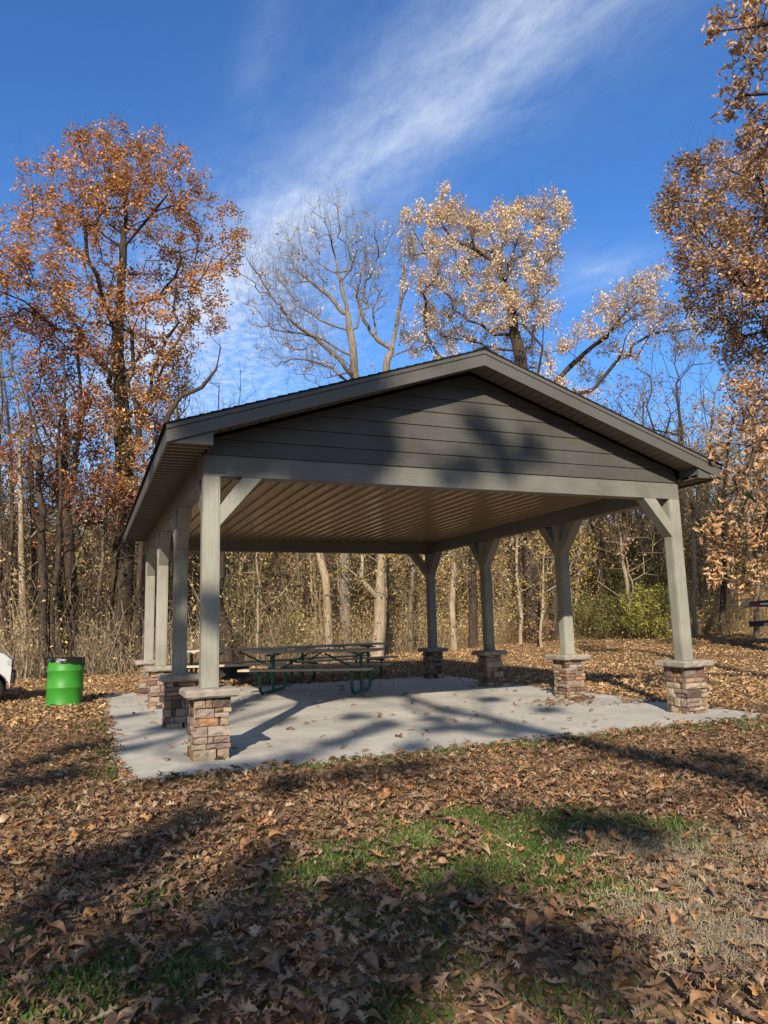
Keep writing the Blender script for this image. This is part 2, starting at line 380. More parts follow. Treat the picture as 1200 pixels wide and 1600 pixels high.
def crown_leaves(name, src, per, spread, size, mat, parent, templates=T_TREE, tilt=1.0, hang=0., keep=None):
    src = np.asarray(src); P = np.repeat(src, per, 0); n = len(P)
    # leaves sit in tight sprays round each twig end
    off = rng.normal(0, 1, (n, 3)); off *= (spread*rng.uniform(.2, 1, n)/np.linalg.norm(off, axis=1))[:, None]
    P = P+off; P[:, 2] -= hang*rng.uniform(0, 1, n)
    s = size*rng.uniform(.65, 1.25, n)
    me = leaves_mesh(name, P, s, templates, rot_frames(n, None, tilt))
    return link(name, me, mat, parent)
def make_tree(name, label, cat, base, trunk, pts, r0, rb, bark, leaves=None, group=None, bf=.45, seg=.9, kmax=9, twigs=2):
    """trunk: world polyline from the foot up; pts: world attraction points; leaves: list of (mask, per, spread, size, material, kwargs)"""
    base = np.array(base, float); o = empty(name, base); tag(o, label, cat, group)
    tr = np.array(trunk)-base; pts = np.asarray(pts)-base
    pos, par, tips = grow(tr, pts, bf, seg)
    rad = radii(pos, par, r0, rb); V, F = skeleton_arrays(pos, par, rad, kmax)
    if twigs:
        q = np.repeat(pts, twigs, 0); q = q+rng.normal(0, .04, q.shape)
        V2, F2, _ = canes(q, rng.uniform(.3, .95, len(q)), rng.uniform(.0028, .0048, len(q)), 3, .75, .25)
        F = np.concatenate([F, F2+len(V)]); V = np.concatenate([V, V2])
    V[:, 2] = np.where(V[:, 2] < .05, V[:, 2]-.12, V[:, 2])
    link('trunk', np_mesh('trunk', V, F, True), bark, o)
    for k, (mask, per, spread, size, mat, kw) in enumerate(leaves or []):
        src = pts if mask is None else pts[mask]
        if len(src): crown_leaves('crown', src, per, spread, size, mat, o, **kw)
    return o
def clump_pts(clumps, d, depth, dens, flat=1., jit=.5):
    """clumps traced as (px, py, r_px) on a tree d metres off become balls spread through the crown's real depth"""
    out = []; ids = []
    for k, (px, py, rp) in enumerate(clumps):
        r = rp*d/FPX*1.08; n = max(6, int(dens*r**2.2))
        dd = d+random.uniform(-1, 1)*depth
        c = at(px, py, dd); out.append(ball(c, r, n, flat)); ids += [k]*n
    return np.concatenate(out), np.array(ids)
exec_parts = []

# ------------------------------------------------------------------ ground, slab
def build_ground():
    # fine near the camera, coarse to the horizon
    ax = np.concatenate([np.linspace(-900, -60, 12), np.linspace(-50, 70, 161), np.linspace(80, 900, 12)])
    ay = np.concatenate([np.linspace(-700, -30, 10), np.linspace(-22, 90, 151), np.linspace(100, 900, 12)])
    X, Y = np.meshgrid(ax, ay); Z = ground_z(X, Y)
    V = np.stack([X, Y, Z], -1).reshape(-1, 3); w = len(ax)
    i, j = np.meshgrid(np.arange(len(ay)-1), np.arange(w-1), indexing='ij'); a = (i*w+j).ravel()
    o = link('ground', np_mesh('ground', V, np.stack([a, a+1, a+w+1, a+w], -1), True), M['ground'])
    tag(o, kind='structure')
build_ground()
W, L = 5.982, 7.313
SX0, SX1, SY0, SY1 = -.826, W+.62, -.805, 8.05
SLAB_Z = .012   # ground is z=0 at the slab's edge: only a lip shows
mb = MB()
# two pours with saw-cut joints between panels
xs = [SX0, SX0+(SX1-SX0)/2, SX1]; ys = [SY0, SY0+(SY1-SY0)/3, SY0+2*(SY1-SY0)/3, SY1]
for i in range(2):
    for j in range(3):
        mb.box(xs[i]+(.005 if i else 0), xs[i+1]-(0 if i else .005), ys[j]+(.005 if j else 0), ys[j+1]-(.005 if j < 2 else 0), -.15, SLAB_Z)
tag(mb.build('concrete_slab', M['concrete'], None, .006), 'pale concrete slab floor under the open pavilion', None, None, 'structure')

# ------------------------------------------------------------------ pavilion
A, PH, PB = .081, .664, .165
BZ0, BZ1 = 2.739, 2.955
OX, OY, EZ0, EZ1, RZ = .479, .448, 2.974, 3.131, 4.288
SL = (RZ-EZ1)/(W/2+OX)
YF, YB = -OY, L+OY
def zr(x, off=0.): return RZ-SL*abs(x-W/2)+off     # top of the roof deck line
pav = empty('picnic_pavilion', (0, 0, 0))
tag(pav, 'grey timber picnic pavilion with gable roof and stone footed posts on concrete slab', 'pavilion')
def stone_pedestal(x, y, sx, sy, rz):
    ped = MB(); mb = ped
    h0, h1 = SLAB_Z-.01, PH-.075; z = h0
    rg = random.Random(int(x*10)*31+int(y*10)*7+5)
    core = MB(); core.box(-PB+.03, PB-.03, -PB+.03, PB-.03, h0, h1)
    row = 0
    while z < h1-.02:
        h = rg.choice([.05, .062, .075, .095, .11]); 
        if z+h > h1-.03: h = h1-z
        for side in range(4):
            # running courses, corner stones alternate
            u = -PB; n = rg.choice([2, 2, 3, 3]); cut = sorted(rg.uniform(-PB+.07, PB-.07) for _ in range(n-1))
            ends = [-PB]+cut+[PB]
            for k in range(len(ends)-1):
                a, b = ends[k], ends[k+1]
                if b-a < .035: continue
                parts = [(z, z+h)]
                if h > .09 and rg.random() < .35: parts = [(z, z+h*.5), (z+h*.5, z+h)]
                for z0, z1 in parts:
                    pr = rg.uniform(-.016, .024); g = .0035
                    # rough-faced block: front face split into a jittered grid
                    nu, nv = max(2, int((b-a)/.035)), 3
                    def P(u, v, w):
                        q = {0: (u, -w), 1: (w, u), 2: (-u, w), 3: (-w, -u)}[side]; return (q[0], q[1], v)
                    vs = []; fs = []
                    for iv in range(nv+1):
                        for iu in range(nu+1):
                            uu = a+g+(b-a-2*g)*iu/nu; vv = z0+g+(z1-z0-2*g)*iv/nv
                            edge = iu in (0, nu) or iv in (0, nv)
                            w = PB+pr+(rg.uniform(-.004, .009) if not edge else rg.uniform(-.008, -.001))
                            if (k == 0 and iu == 0): uu -= max(pr, 0)*(row % 2)
                            if (k == len(ends)-2 and iu == nu): uu += max(pr, 0)*(1-row % 2)
                            vs.append(P(uu, vv, w))
                    m = nu+1
                    for iv in range(nv):
                        for iu in range(nu): fs.append((iv*m+iu, iv*m+iu+1, (iv+1)*m+iu+1, (iv+1)*m+iu))
                    nb = len(vs); ring = [iv*m for iv in range(nv, -1, -1)]+list(range(1, m))+[iv*m+nu for iv in range(1, nv+1)]+[nv*m+iu for iu in range(nu-1, 0, -1)]
                    back = []
                    for q in ring:
                        xx, yy, zz = vs[q]; s = (PB-.05)/PB
                        fx = {0: (xx, -(PB-.05)), 1: (PB-.05, yy), 2: (xx, PB-.05), 3: (-(PB-.05), yy)}[side]
                        back.append((fx[0]*.97, fx[1]*.97, zz))
                    vs += back; nr = len(ring)
                    for q in range(nr): fs.append((ring[q], ring[(q+1) % nr], nb+(q+1) % nr, nb+q))
                    mb.add(vs, fs)
        z += h; row += 1
    o = mb.build('pedestal', M['stone'], pav); o.location = (x, y, 0)
    c = core.build('mortar_core', M['mortar'], o)
    cp = MB(); n = 7; z0, z1 = PH-.082, PH; hw = .252
    rings = []
    for zz, ins in ((z0, .022), (z0+.018, .004), (z1-.022, 0), (z1-.006, .012), (z1, .03)):
        ring = []
        for sd in range(4):
            for k in range(n):
                t = -1+2*k/n; e = hw-ins+rg.uniform(-.007, .007)
                q = {0: (t*(hw-ins), -e), 1: (e, t*(hw-ins)), 2: (-t*(hw-ins), e), 3: (-e, -t*(hw-ins))}[sd]
                ring.append((q[0], q[1], zz+rg.uniform(-.002, .002)))
        rings.append(ring)
    vs = sum(rings, []); k4 = 4*n
    fs = [(i*k4+j, i*k4+(j+1) % k4, (i+1)*k4+(j+1) % k4, (i+1)*k4+j) for i in range(4) for j in range(k4)]
    fs += [tuple(range(k4)), tuple(range(5*k4-1, 4*k4-1, -1))]
    cp.add(vs, fs); cp.build('cap_stone', M['cap'], o)
YS = [0, L/3, 2*L/3, L]
for side, x in ((-1, 0.), (1, W)):
    for yi, y in enumerate(YS):
        stone_pedestal(x, y, 0, 0, 0)
        p = MB(); p.box(x-A, x+A, y-A, y+A, PH-.004, BZ0-.001)
        for q in (-1, 1):
            p.box(x+q*A-.006, x+q*A+.006, y-A+.016, y+A-.016, PH+.001, BZ0-.004); p.box(x-A+.016, x+A-.016, y+q*A-.0045, y+q*A+.0045, PH+.001, BZ0-.004)
        # trim boards: narrow proud corner strips on the two side faces
        po = p.build('post', M['post'], pav, .004)
        # knee braces: along the eave beam, and along the end beam at the corners
        dirs = []
        if yi > 0: dirs.append((0, -1))
        if yi < 3: dirs.append((0, 1))
        if yi in (0, 3): dirs.append((-side, 0))
        for dx, dy in dirs:
            b = MB(); e = A-.006; rch, dep = .425, .15
            prof = [(A-.003, BZ0-rch-A+.0), (A-.003, BZ0-rch-A+dep*1.35), (rch+A-dep*1.35, BZ0-.002), (rch+A, BZ0-.002)]
            if dx: b.prism([(x+dx*u, z) for u, z in prof], 1, y-e, y+e)
            else: b.prism([(y+dy*u, z) for u, z in prof], 0, x-e, x+e)
            b.build('brace', M['post'], po, .003)
# beams
BT = .078
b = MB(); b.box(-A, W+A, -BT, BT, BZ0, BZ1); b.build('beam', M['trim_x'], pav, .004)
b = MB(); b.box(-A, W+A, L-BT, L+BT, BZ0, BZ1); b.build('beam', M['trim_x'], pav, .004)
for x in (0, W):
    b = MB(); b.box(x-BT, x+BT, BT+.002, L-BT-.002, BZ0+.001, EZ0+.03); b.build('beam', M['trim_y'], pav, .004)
# gable walls of lap siding
def gable(y, s):
    g = MB(); e = .165; z = BZ1; under = -.17
    def xr(zz): return (RZ+under-zz)/SL
    while z < RZ+under-.02:
        z2 = min(z+e-.004, RZ+under-.004); w0 = min(xr(z), W/2+A); w1 = max(min(xr(z2), W/2+A), .02)
        for (za, zb) in ((z, z2),):
            o0, o1, bk = BT+.016, BT+.004, BT-.03
            vs = [(W/2-w0, y+s*o0, za), (W/2+w0, y+s*o0, za), (W/2+w1, y+s*o1, zb), (W/2-w1, y+s*o1, zb),
                  (W/2-w0, y+s*bk, za), (W/2+w0, y+s*bk, za), (W/2+w1, y+s*bk, zb), (W/2-w1, y+s*bk, zb)]
            g.add(vs, [(0, 1, 2, 3), (7, 6, 5, 4), (0, 4, 5, 1), (1, 5, 6, 2), (2, 6, 7, 3), (3, 7, 4, 0)])
        z += e
    g.build('gable_wall', M['siding'], pav)
    bk = MB(); t = RZ-.19
    bk.prism([(-A+.02, BZ1+.002), (W+A-.02, BZ1+.002), (W+A-.02, t-SL*(W/2+A-.02)), (W/2, t), (-A+.02, t-SL*(W/2+A-.02))], 1, y+s*(BT-.035), y+s*(BT-.045))
    bk.build('gable_backing', M['concrete_dark'], pav)
gable(0, -1); gable(L, 1)
# ceiling: ribbed steel sheet, ribs along the depth
c = MB(); x = BT; pitch = .1905; zc = BZ1-.002; prof = []
while x < W-BT:
    for dx, dz in ((0, 0), (pitch*.62, 0), (pitch*.70, -.0), (pitch*.74, -.024), (pitch*.95, -.024), (pitch*.99, 0)):
        if x+dx < W-BT: prof.append((x+dx, zc+dz))
    x += pitch
vs = []; fs = []
for k, (px_, pz) in enumerate(prof): vs += [(px_, BT-.02, pz), (px_, L-BT+.02, pz)]
fs = [(2*k, 2*k+2, 2*k+3, 2*k+1) for k in range(len(prof)-1)]
c.add(vs, fs); ceil_o = c.build('ceiling', M['ceiling'], pav)
sc_ = MB()
for y in np.arange(.6, L-.3, .61):
    for k in range(int((W-2*BT)/pitch)):
        x = BT+pitch*(k+.31); sc_.lathe([(.0, 0), (.007, 0), (.007, -.004), (.0, -.005)], 6); 
        n_ = len(sc_.v); sc_.v[n_-24:] = [(a+x, b_+y, c_+zc-.0005) for a, b_, c_ in sc_.v[n_-24:]]
o = sc_.build('screw_heads', M['black_steel'] if 'black_steel' in M else M['concrete_dark'], ceil_o); o['kind'] = 'stuff'
# roof
roofm = MB(); th = .03
for s in (-1, 1):
    # shingle courses, each a thin wedge lapping the one below
    run = W/2+OX+.02; n = 32
    for k in range(n):
        u0, u1 = run*k/n, run*(k+1)/n+.02
        x0, x1 = W/2+s*u0, W/2+s*min(u1, run+.01); z0, z1 = RZ-SL*u0, RZ-SL*min(u1, run+.01)
        roofm.prism([(x0, z0+.012), (x1, z1+.022), (x1, z1+.008), (x0, z0+.004)], 1, YF-.025, YB+.025)
ro = roofm.build('roof', M['shingle'], pav)
rc = MB(); rc.prism([(W/2-.16, RZ-SL*.16+.014), (W/2, RZ+.03), (W/2+.16, RZ-SL*.16+.014), (W/2+.16, RZ-SL*.16+.024), (W/2, RZ+.042), (W/2-.16, RZ-SL*.16+.024)], 1, YF-.028, YB+.028)
rc.build('ridge_cap', M['shingle'], ro)
dk = MB()
for s in (-1, 1):
    run = W/2+OX-.02
    dk.prism([(W/2, RZ-.0), (W/2+s*run, RZ-SL*run), (W/2+s*run, RZ-SL*run-.02), (W/2, RZ-.02)], 1, YF+.03, YB-.03)
dk.build('deck', M['concrete_dark'], ro)
FH = EZ1-EZ0
for y, s in ((YF, -1), (YB, 1)):
    for sd in (-1, 1):
        f = MB(); run = W/2+OX
        xa, xb = W/2, W/2+sd*run
        f.prism([(xa, RZ-.045), (xb, EZ1-.045), (xb, EZ1-FH-.012), (xa, RZ-FH-.025)], 1, y, y-s*.022)
        f.build('rake_fascia', M['fascia'], ro, .003)
        t = MB(); t.prism([(xa, RZ+.001), (xb+sd*.006, EZ1-.001), (xb+sd*.006, EZ1-.045), (xa, RZ-.0445)], 1, y+s*.012, y-s*.02); t.build('rake_trim', M['fascia'], ro, .002)
for sd, x in ((-1, -OX), (1, W+OX)):
    f = MB(); x2 = x-sd*.022
    f.box(min(x, x2), max(x, x2), YF+.0225, YB-.0225, EZ0-.012, EZ1-.002); f.build('eave_fascia', M['fascia'], ro, .003)
# rake soffits: grooved boards running up under the overhang
for y0, y1 in ((YF+.022, -BT-.018), (L+BT+.018, YB-.022)):
    for sd in (-1, 1):
        so = MB(); u = .0; bw = .105
        while u < W/2+OX-.03:
            ua, ub = u+.006, min(u+bw-.006, W/2+OX-.03)
            pz = lambda q: RZ-.135-SL*q
            so.prism([(W/2+sd*ua, pz(ua)), (W/2+sd*ub, pz(ub)), (W/2+sd*ub, pz(ub)+.014), (W/2+sd*ua, pz(ua)+.014)], 1, y0, y1)
            u += bw
        so.build('rake_soffit', M['soffit'], ro)
# eave soffits: vinyl strips across the overhang, each with a stepped double profile
for sd in (-1, 1):
    so = MB(); y = YF+.024; bw = (YB-YF-.048)/58
    while y < YB-.06:
        front = y+bw < -BT or y > L+BT
        if sd < 0: xa, xb = -OX+.022, (-.045 if front else -BT-.001)
        else: xa, xb = (W+.10 if front else W+BT+.001), W+OX-.022
        z = EZ0+.004; ye = min(y+bw, YB-.03)
        so.prism([(y+.001, z+.03), (y+.001, z+.026), (y+.022, z+.026), (y+.030, z-.002), (y+.075, z+.004), (ye-.006, z+.012), (ye-.001, z+.026), (ye-.001, z+.03)], 0, xa, xb)
        y += bw
    so.build('eave_soffit', M['soffit'], ro)
# boxed eave returns at the four corners: a triangular end board and an inner cheek
for y, s in ((YF, 1), (YB, -1)):
    for sd in (-1, 1):
        xo = -OX if sd < 0 else W+OX; xi = -.045 if sd < 0 else W+.10
        def top(xx): return zr(xx)-.15
        rt = MB(); rt.prism([(xo-sd*.024, EZ0-.008), (xi, EZ0-.008), (xi, top(xi)), (xo-sd*.024, max(top(xo), EZ0-.004))], 1, y+s*.0235, y+s*.040)
        o = rt.build('eave_return', M['fascia'], ro, .002)
        ck = MB(); x2 = xi-sd*-.014 if False else xi+sd*.014
        ck.prism([(y+s*.041, EZ0-.006), (y+s*.041, top(xi)), (-BT-.018 if s > 0 else L+BT+.018, top(xi)), (-BT-.018 if s > 0 else L+BT+.018, EZ0-.006)], 0, min(xi, x2), max(xi, x2)); ck.build('cheek', M['fascia'], o)

# ------------------------------------------------------------------ picnic tables
M['plank'] = m_paintwood('weathered plank', (.47, .385, .28), 0)
M['green_tube'] = m_plain('green painted tube', (.012, .13, .075), .4, .2, 5, spec=.5)
def picnic_table():
    t = empty('picnic_table', (0, 0, 0))
    LT = 2.44
    tp = MB()
    for k in range(5):
        y = -.36+k*.147; tp.box(-LT/2, LT/2, y, y+.14, .725, .765)
    for x in (-.75, 0, .75): tp.box(x-.045, x+.045, -.36, .368, .70, .7245)
    tp.build('tabletop', M['plank'], t, .006)
    for s in (-1, 1):
        bn = MB()
        for k in range(2): bn.box(-LT/2, LT/2, s*.655-.137+k*.140, s*.655-.003+k*.140, .425, .463)
        bn.build('bench', M['plank'], t, .006)
    for sx in (-1, 1):
        x = sx*.86; r = .03; f = MB(); path = []
        # U-shaped sled: up under one bench, down, along the floor, up again
        zc, yc, rad = r, .62, .14
        path += [(x, -yc, .424), (x, -yc, zc+rad)]
        for k in range(1, 7): a = math.pi/2*k/6; path.append((x, -yc+rad*(1-math.cos(a)), zc+rad*(1-math.sin(a))))
        for k in range(1, 7): a = math.pi/2*k/6; path.append((x, yc-rad+rad*math.sin(a), zc+rad*(1-math.cos(a))))
        path += [(x, yc, .424)]
        f.tube(path, r, 10)
        fr = f.build('leg_frame', M['green_tube'], t)
        c = MB(); c.tube([(x, 0, .05), (x, 0, .70)], .034, 10); c.box(x-.03, x+.03, -.32, .33, .67, .699); c.build('centre_post', M['green_tube'], fr)
        h = MB(); h.tube([(x, -.76, .395), (x, .76, .395)], .024, 8); h.build('seat_support', M['green_tube'], fr)
        d = MB(); d.tube([(x-sx*.03, 0, .37), (sx*.18, 0, .69)], .017, 8); d.build('brace', M['green_tube'], t)
    return t
def children(o): return [c for c in bpy.data.objects if c.parent == o]
def copy_tree(o, parent=None):
    c = o.copy(); COL.objects.link(c)
    if parent is not None: c.parent = parent
    for k in [q for q in bpy.data.objects if q.parent == o and q is not c]: copy_tree(k, c)
    return c
tb = picnic_table()
ct = copy_tree(tb), copy_tree(tb)
tb.location = (2.86, 5.84, SLAB_Z); tb.rotation_euler.z = R(-36)
tag(tb, 'picnic table with green tube legs, nearest of the tables on the slab', 'picnic table', 'picnic tables under the pavilion')
ct[0].location = (1.85, 8.85, 0); ct[0].rotation_euler.z = R(-17)
tag(ct[0], 'weathered picnic table showing left behind the nearer green legged table, beside the front stone post', 'picnic table', 'picnic tables under the pavilion')
ct[1].location = (4.35, 9.15, 0); ct[1].rotation_euler.z = R(8)
tag(ct[1], 'dark picnic table half hidden directly behind the green legged table', 'picnic table', 'picnic tables under the pavilion')

# ------------------------------------------------------------------ barrel, fire ring
M['barrel'] = m_plain('bright green drum paint', (.035, .225, .024), .5, .18, 4, spec=.35)
M['bag'] = m_plain('black bin liner', (.012, .013, .012), .28, .3, 8, spec=.5, bstr=.6)
bl = empty('trash_barrel', (-1.42, 6.42, 0), R(20)); bl.rotation_euler = (R(-2), R(1.5), R(20))
tag(bl, 'bright green steel drum trash barrel with black liner on the leaves left of the slab', 'trash barrel')
pf = [(0, .0), (.27, .0), (.292, .012), (.285, .03)]
def ribz(z): return [(.285, z-.03), (.298, z-.012), (.298, z+.012), (.285, z+.03)]
pf += ribz(.30)+ribz(.58)+[(.285, .70)]
for k in range(1): pass
mb = MB(); mb.lathe(pf+[(.285, .765), (.278, .765), (.275, .5)], 40); mb.build('drum', M['barrel'], bl)
mb = MB(); mb.tube([(.287*math.cos(a), .287*math.sin(a), .775+.012*math.sin(3*a)) for a in np.linspace(0, 2*math.pi, 41)], .012, 8, False)
mb.build('rim', M['barrel'], bl)
mb = MB(); k = 48; vs = []
for j in range(k):
    a = 2*math.pi*j/k; fl = .085+.018*math.sin(a*3+1)+.014*math.sin(a*11)+.07*max(0, math.cos(a+.55))**3
    for r, z in ((.24, .74), (.292, .80+.006*math.sin(7*a)), (.303, .80), (.300+.008*math.sin(9*a), .80-fl*.6), (.303+.014*math.sin(13*a+1), .80-fl)):
        vs.append((r*math.cos(a), r*math.sin(a), z))
fs = [(j*5+i, ((j+1) % k)*5+i, ((j+1) % k)*5+i+1, j*5+i+1) for j in range(k) for i in range(4)]
mb.add(vs, fs, True); mb.add([(.24*math.cos(2*math.pi*j/k), .24*math.sin(2*math.pi*j/k), .74) for j in range(k)], [tuple(range(k))])
mb.build('liner', M['bag'], bl)
M['rust'] = m_plain('rusty grey steel', (.07, .072, .068), .6, .35, 6, metal=.3, spec=.4)
fp = at(366, 1062, 18.3); fr = empty('fire_ring', (fp[0], fp[1], 0))
tag(fr, 'low grey steel fire ring on the leaves, seen beside the front left post', 'fire ring')
mb = MB(); mb.lathe([(.36, 0), (.36, .26), (.375, .275), (.375, .285), (.345, .285), (.34, 0)], 36); mb.build('ring', M['rust'], fr)
mb = MB()
for k in range(9): mb.bar((-.33+.0825*k*.0+(-.0), -.33+.0825*k, .292), (.33, -.33+.0825*k, .292), .012, .012) if abs(-.33+.0825*k) < .1 else None
mb.tube([(-.42, 0, .30), (.42, 0, .30)], .012, 6); mb.build('grate', M['rust'], fr)

# ------------------------------------------------------------------ pickup truck (nose just in frame on the left)
M['white_paint'] = m_plain('white car paint', (.46, .48, .50), .25, .05, 3, spec=.5, coat=.6, bstr=.0)
M['rubber'] = m_plain('tyre rubber', (.018, .018, .019), .8, .2, 8)
M['alloy'] = m_plain('alloy wheel', (.42, .43, .45), .35, .1, 5, metal=.8)
M['blackplastic'] = m_plain('black plastic trim', (.02, .02, .022), .5, .2, 8)
m, nt, out = new_mat('dark car glass'); principled(nt, out, (.01, .012, .014), .05, spec=.6); M['glass'] = m
m, nt, out = new_mat('headlight lens'); principled(nt, out, (.35, .36, .37), .08, spec=.6, coat=1.); M['lens'] = m
tk = empty('parked_cart', (-2.36, 8.05, 0), R(4))
tag(tk, 'small white vehicle parked at the wood edge, only its nose and front wheel showing', 'vehicle')
def side_prism(mb, poly, y0, y1): mb.prism(poly, 1, y0, y1)
# local x points to the nose (x=0 at the bumper), truck runs back to x=-5.6
arch = lambda cx, r, n=10: [(cx+r*math.cos(a), .24+r*math.sin(a)) for a in np.linspace(0, math.pi, n)]
body = MB()
low = [(-3.4, .55), (-3.05, .50)] + arch(-2.6, .40)[::-1] + [(-2.15, .36), (-.78, .36)] + arch(-.37, .35)[::-1] + [(-.01, .45), (-.0, .62), (-.03, .78), (-.14, .88), (-.5, .94), (-1.0, .98), (-1.05, .99), (-2.2, .98), (-2.2, 1.0), (-3.4, 1.0)]
body.prism(low, 1, -.70, .70); body.build('body', M['white_paint'], tk, .04)
cb = MB()
cabp = [(-1.02, .97), (-1.35, 1.62), (-1.5, 1.66), (-2.1, 1.65), (-2.2, 1.58), (-2.22, .97)]
cb.prism(cabp, 1, -.64, .64); co = cb.build('cab', M['white_paint'], tk, .04)
for s in (-1, 1):
    g = MB(); g.prism([(-1.18, 1.03), (-1.44, 1.55), (-2.05, 1.55), (-2.1, 1.03)], 1, s*.642, s*.648); g.build('window', M['glass'], co)
    h = MB(); h.box(-.09, .004, s*.705-.16*(s > 0), s*.705+.16*(s < 0), .66, .78); h.build('headlight', M['lens'], tk, .02)
    for wx in (-.34, -2.6):
        w = MB(); k = 36; prof = [(.13, -.085), (.16, -.095), (.215, -.085), (.24, -.05), (.24, .05), (.215, .085), (.16, .09)]
        vs = [(wx+r_*math.cos(2*math.pi*j/k), s*(.60-q), .24+r_*math.sin(2*math.pi*j/k)) for r_, q in prof for j in range(k)]
        w.add(vs, [(i*k+j, i*k+(j+1) % k, (i+1)*k+(j+1) % k, (i+1)*k+j) for i in range(6) for j in range(k)], True)
        wo = w.build('wheel', M['rubber'], tk)
        rm = MB(); k = 30
        for r0_, r1_, o0, o1 in ((.155, .145, .088, .084), (.145, .135, .084, .05), (.135, .05, .05, .06), (.05, .0005, .06, .07)):
            vs = [(wx+r_*math.cos(2*math.pi*j/k), s*(.60+o), .24+r_*math.sin(2*math.pi*j/k)) for r_, o in ((r0_, o0), (r1_, o1)) for j in range(k)]
            rm.add(vs, [(j, (j+1) % k, k+(j+1) % k, k+j) for j in range(k)], True)
        rm.build('rim', M['alloy'], wo)
        for q in range(6):
            hl = MB(); a = 2*math.pi*q/6; cx, cz = wx+.095*math.cos(a), .24+.095*math.sin(a)
            hl.add([(cx+.022*math.cos(t), s*(.60+.064), cz+.022*math.sin(t)) for t in np.linspace(0, 2*math.pi, 12, False)], [tuple(range(12))])
            hl.build('rim_slot', M['blackplastic'], wo)
bp = MB(); bp.box(-.06, .06, -.68, .68, .36, .54); bp.build('bumper', M['blackplastic'], tk, .03)
gr = MB(); gr.box(-.04, .012, -.48, .48, .58, .74); gr.build('grille', M['blackplastic'], tk, .02)

# ------------------------------------------------------------------ flatbed trailer (tail in frame on the right)
M['black_steel'] = m_plain('black trailer steel', (.018, .018, .02), .45, .2, 5, spec=.45)
M['deck_wood'] = m_paintwood('trailer deck boards', (.10, .085, .085), 0)
m, nt, out = new_mat('red reflector'); principled(nt, out, (.22, .012, .018), .3, spec=.6); M['red'] = m
m, nt, out = new_mat('white reflector'); principled(nt, out, (.62, .63, .65), .3, spec=.6); M['white_tape'] = m
TD = 25.0; tp0 = at(1140, 945, TD); tgz = float(ground_z(tp0[0]+2.5, tp0[1]-.8))
tr_ = empty('flatbed_trailer', (tp0[0], tp0[1], tgz), R(-51))
tag(tr_, 'black flatbed trailer with red and white reflective tape at the wood edge', 'trailer')
hd = tp0[2]-tgz   # deck height
mb = MB(); mb.prism([(0, hd+.03), (1.15, hd+.12), (8.2, hd+.12), (8.2, hd+.06), (1.15, hd+.04), (0, hd-.0)], 1, 0.03, 2.37); mb.build('deck', M['black_steel'], tr_)
for y in (0, 2.37):
    mb = MB(); mb.prism([(0, hd+.02), (1.15, hd+.11), (8.2, hd+.11), (8.2, hd-.10), (1.4, hd-.10), (.55, hd-.06), (0, hd-.045)], 1, y, y+.03); so = mb.build('side_rail', M['black_steel'], tr_)
    for k in range(8):
        x0 = .58+k*.28*2.0
        a = MB(); a.box(x0, x0+.27, y-.004, y-.001, hd-.045, hd+.03) if y == 0 else a.box(x0, x0+.27, y+.031, y+.034, hd-.045, hd+.03); a.build('red_reflector', M['red'], so)
        a = MB(); a.box(x0+.275, x0+.54, y-.004, y-.001, hd-.03, hd+.02) if y == 0 else a.box(x0+.275, x0+.54, y+.031, y+.034, hd-.03, hd+.02); a.build('white_reflector', M['white_tape'], so)
for y in (.9, 1.5):
    mb = MB(); mb.bar((.45, y, hd-.62), (3.4, y, hd-.50), .12, .17); rl = mb.build('lower_rail', M['black_steel'], tr_)
    mb = MB(); mb.bar((3.2, y, hd-.44), (3.2, y, hd-.1), .12, .12, (1, 0, 0)); mb.build('hanger', M['black_steel'], rl)
for x in (4.0, 5.0):
    mb = MB(); mb.tube([(x, .2, .4), (x, 2.2, .4)], .05, 10); mb.bar((x, .75, .4), (x, .75, hd), .1, .1, (1, 0, 0)); mb.bar((x, 1.65, .4), (x, 1.65, hd), .1, .1, (1, 0, 0)); mb.build('axle', M['black_steel'], tr_)
    for y in (.22, 2.18):
        mb = MB(); mb.tube([(x, y-.11, .4), (x, y-.08, .4), (x, y+.08, .4), (x, y+.11, .4)], [.34, .4, .4, .34], 28); wo = mb.build('wheel', M['rubber'], tr_)
        mb = MB(); mb.tube([(x, y-.118, .4), (x, y+.118, .4)], .2, 20); mb.build('rim', M['alloy'], wo)
mb = MB(); mb.bar((8.1, .5, hd-.05), (10.2, 1.2, .55), .12, .15); mb.bar((8.1, 1.9, hd-.05), (10.2, 1.2, .55), .12, .15); mb.bar((9.9, 1.2, .6), (9.9, 1.2, 0), .08, .08, (1, 0, 0)); mb.build('tongue', M['black_steel'], tr_)

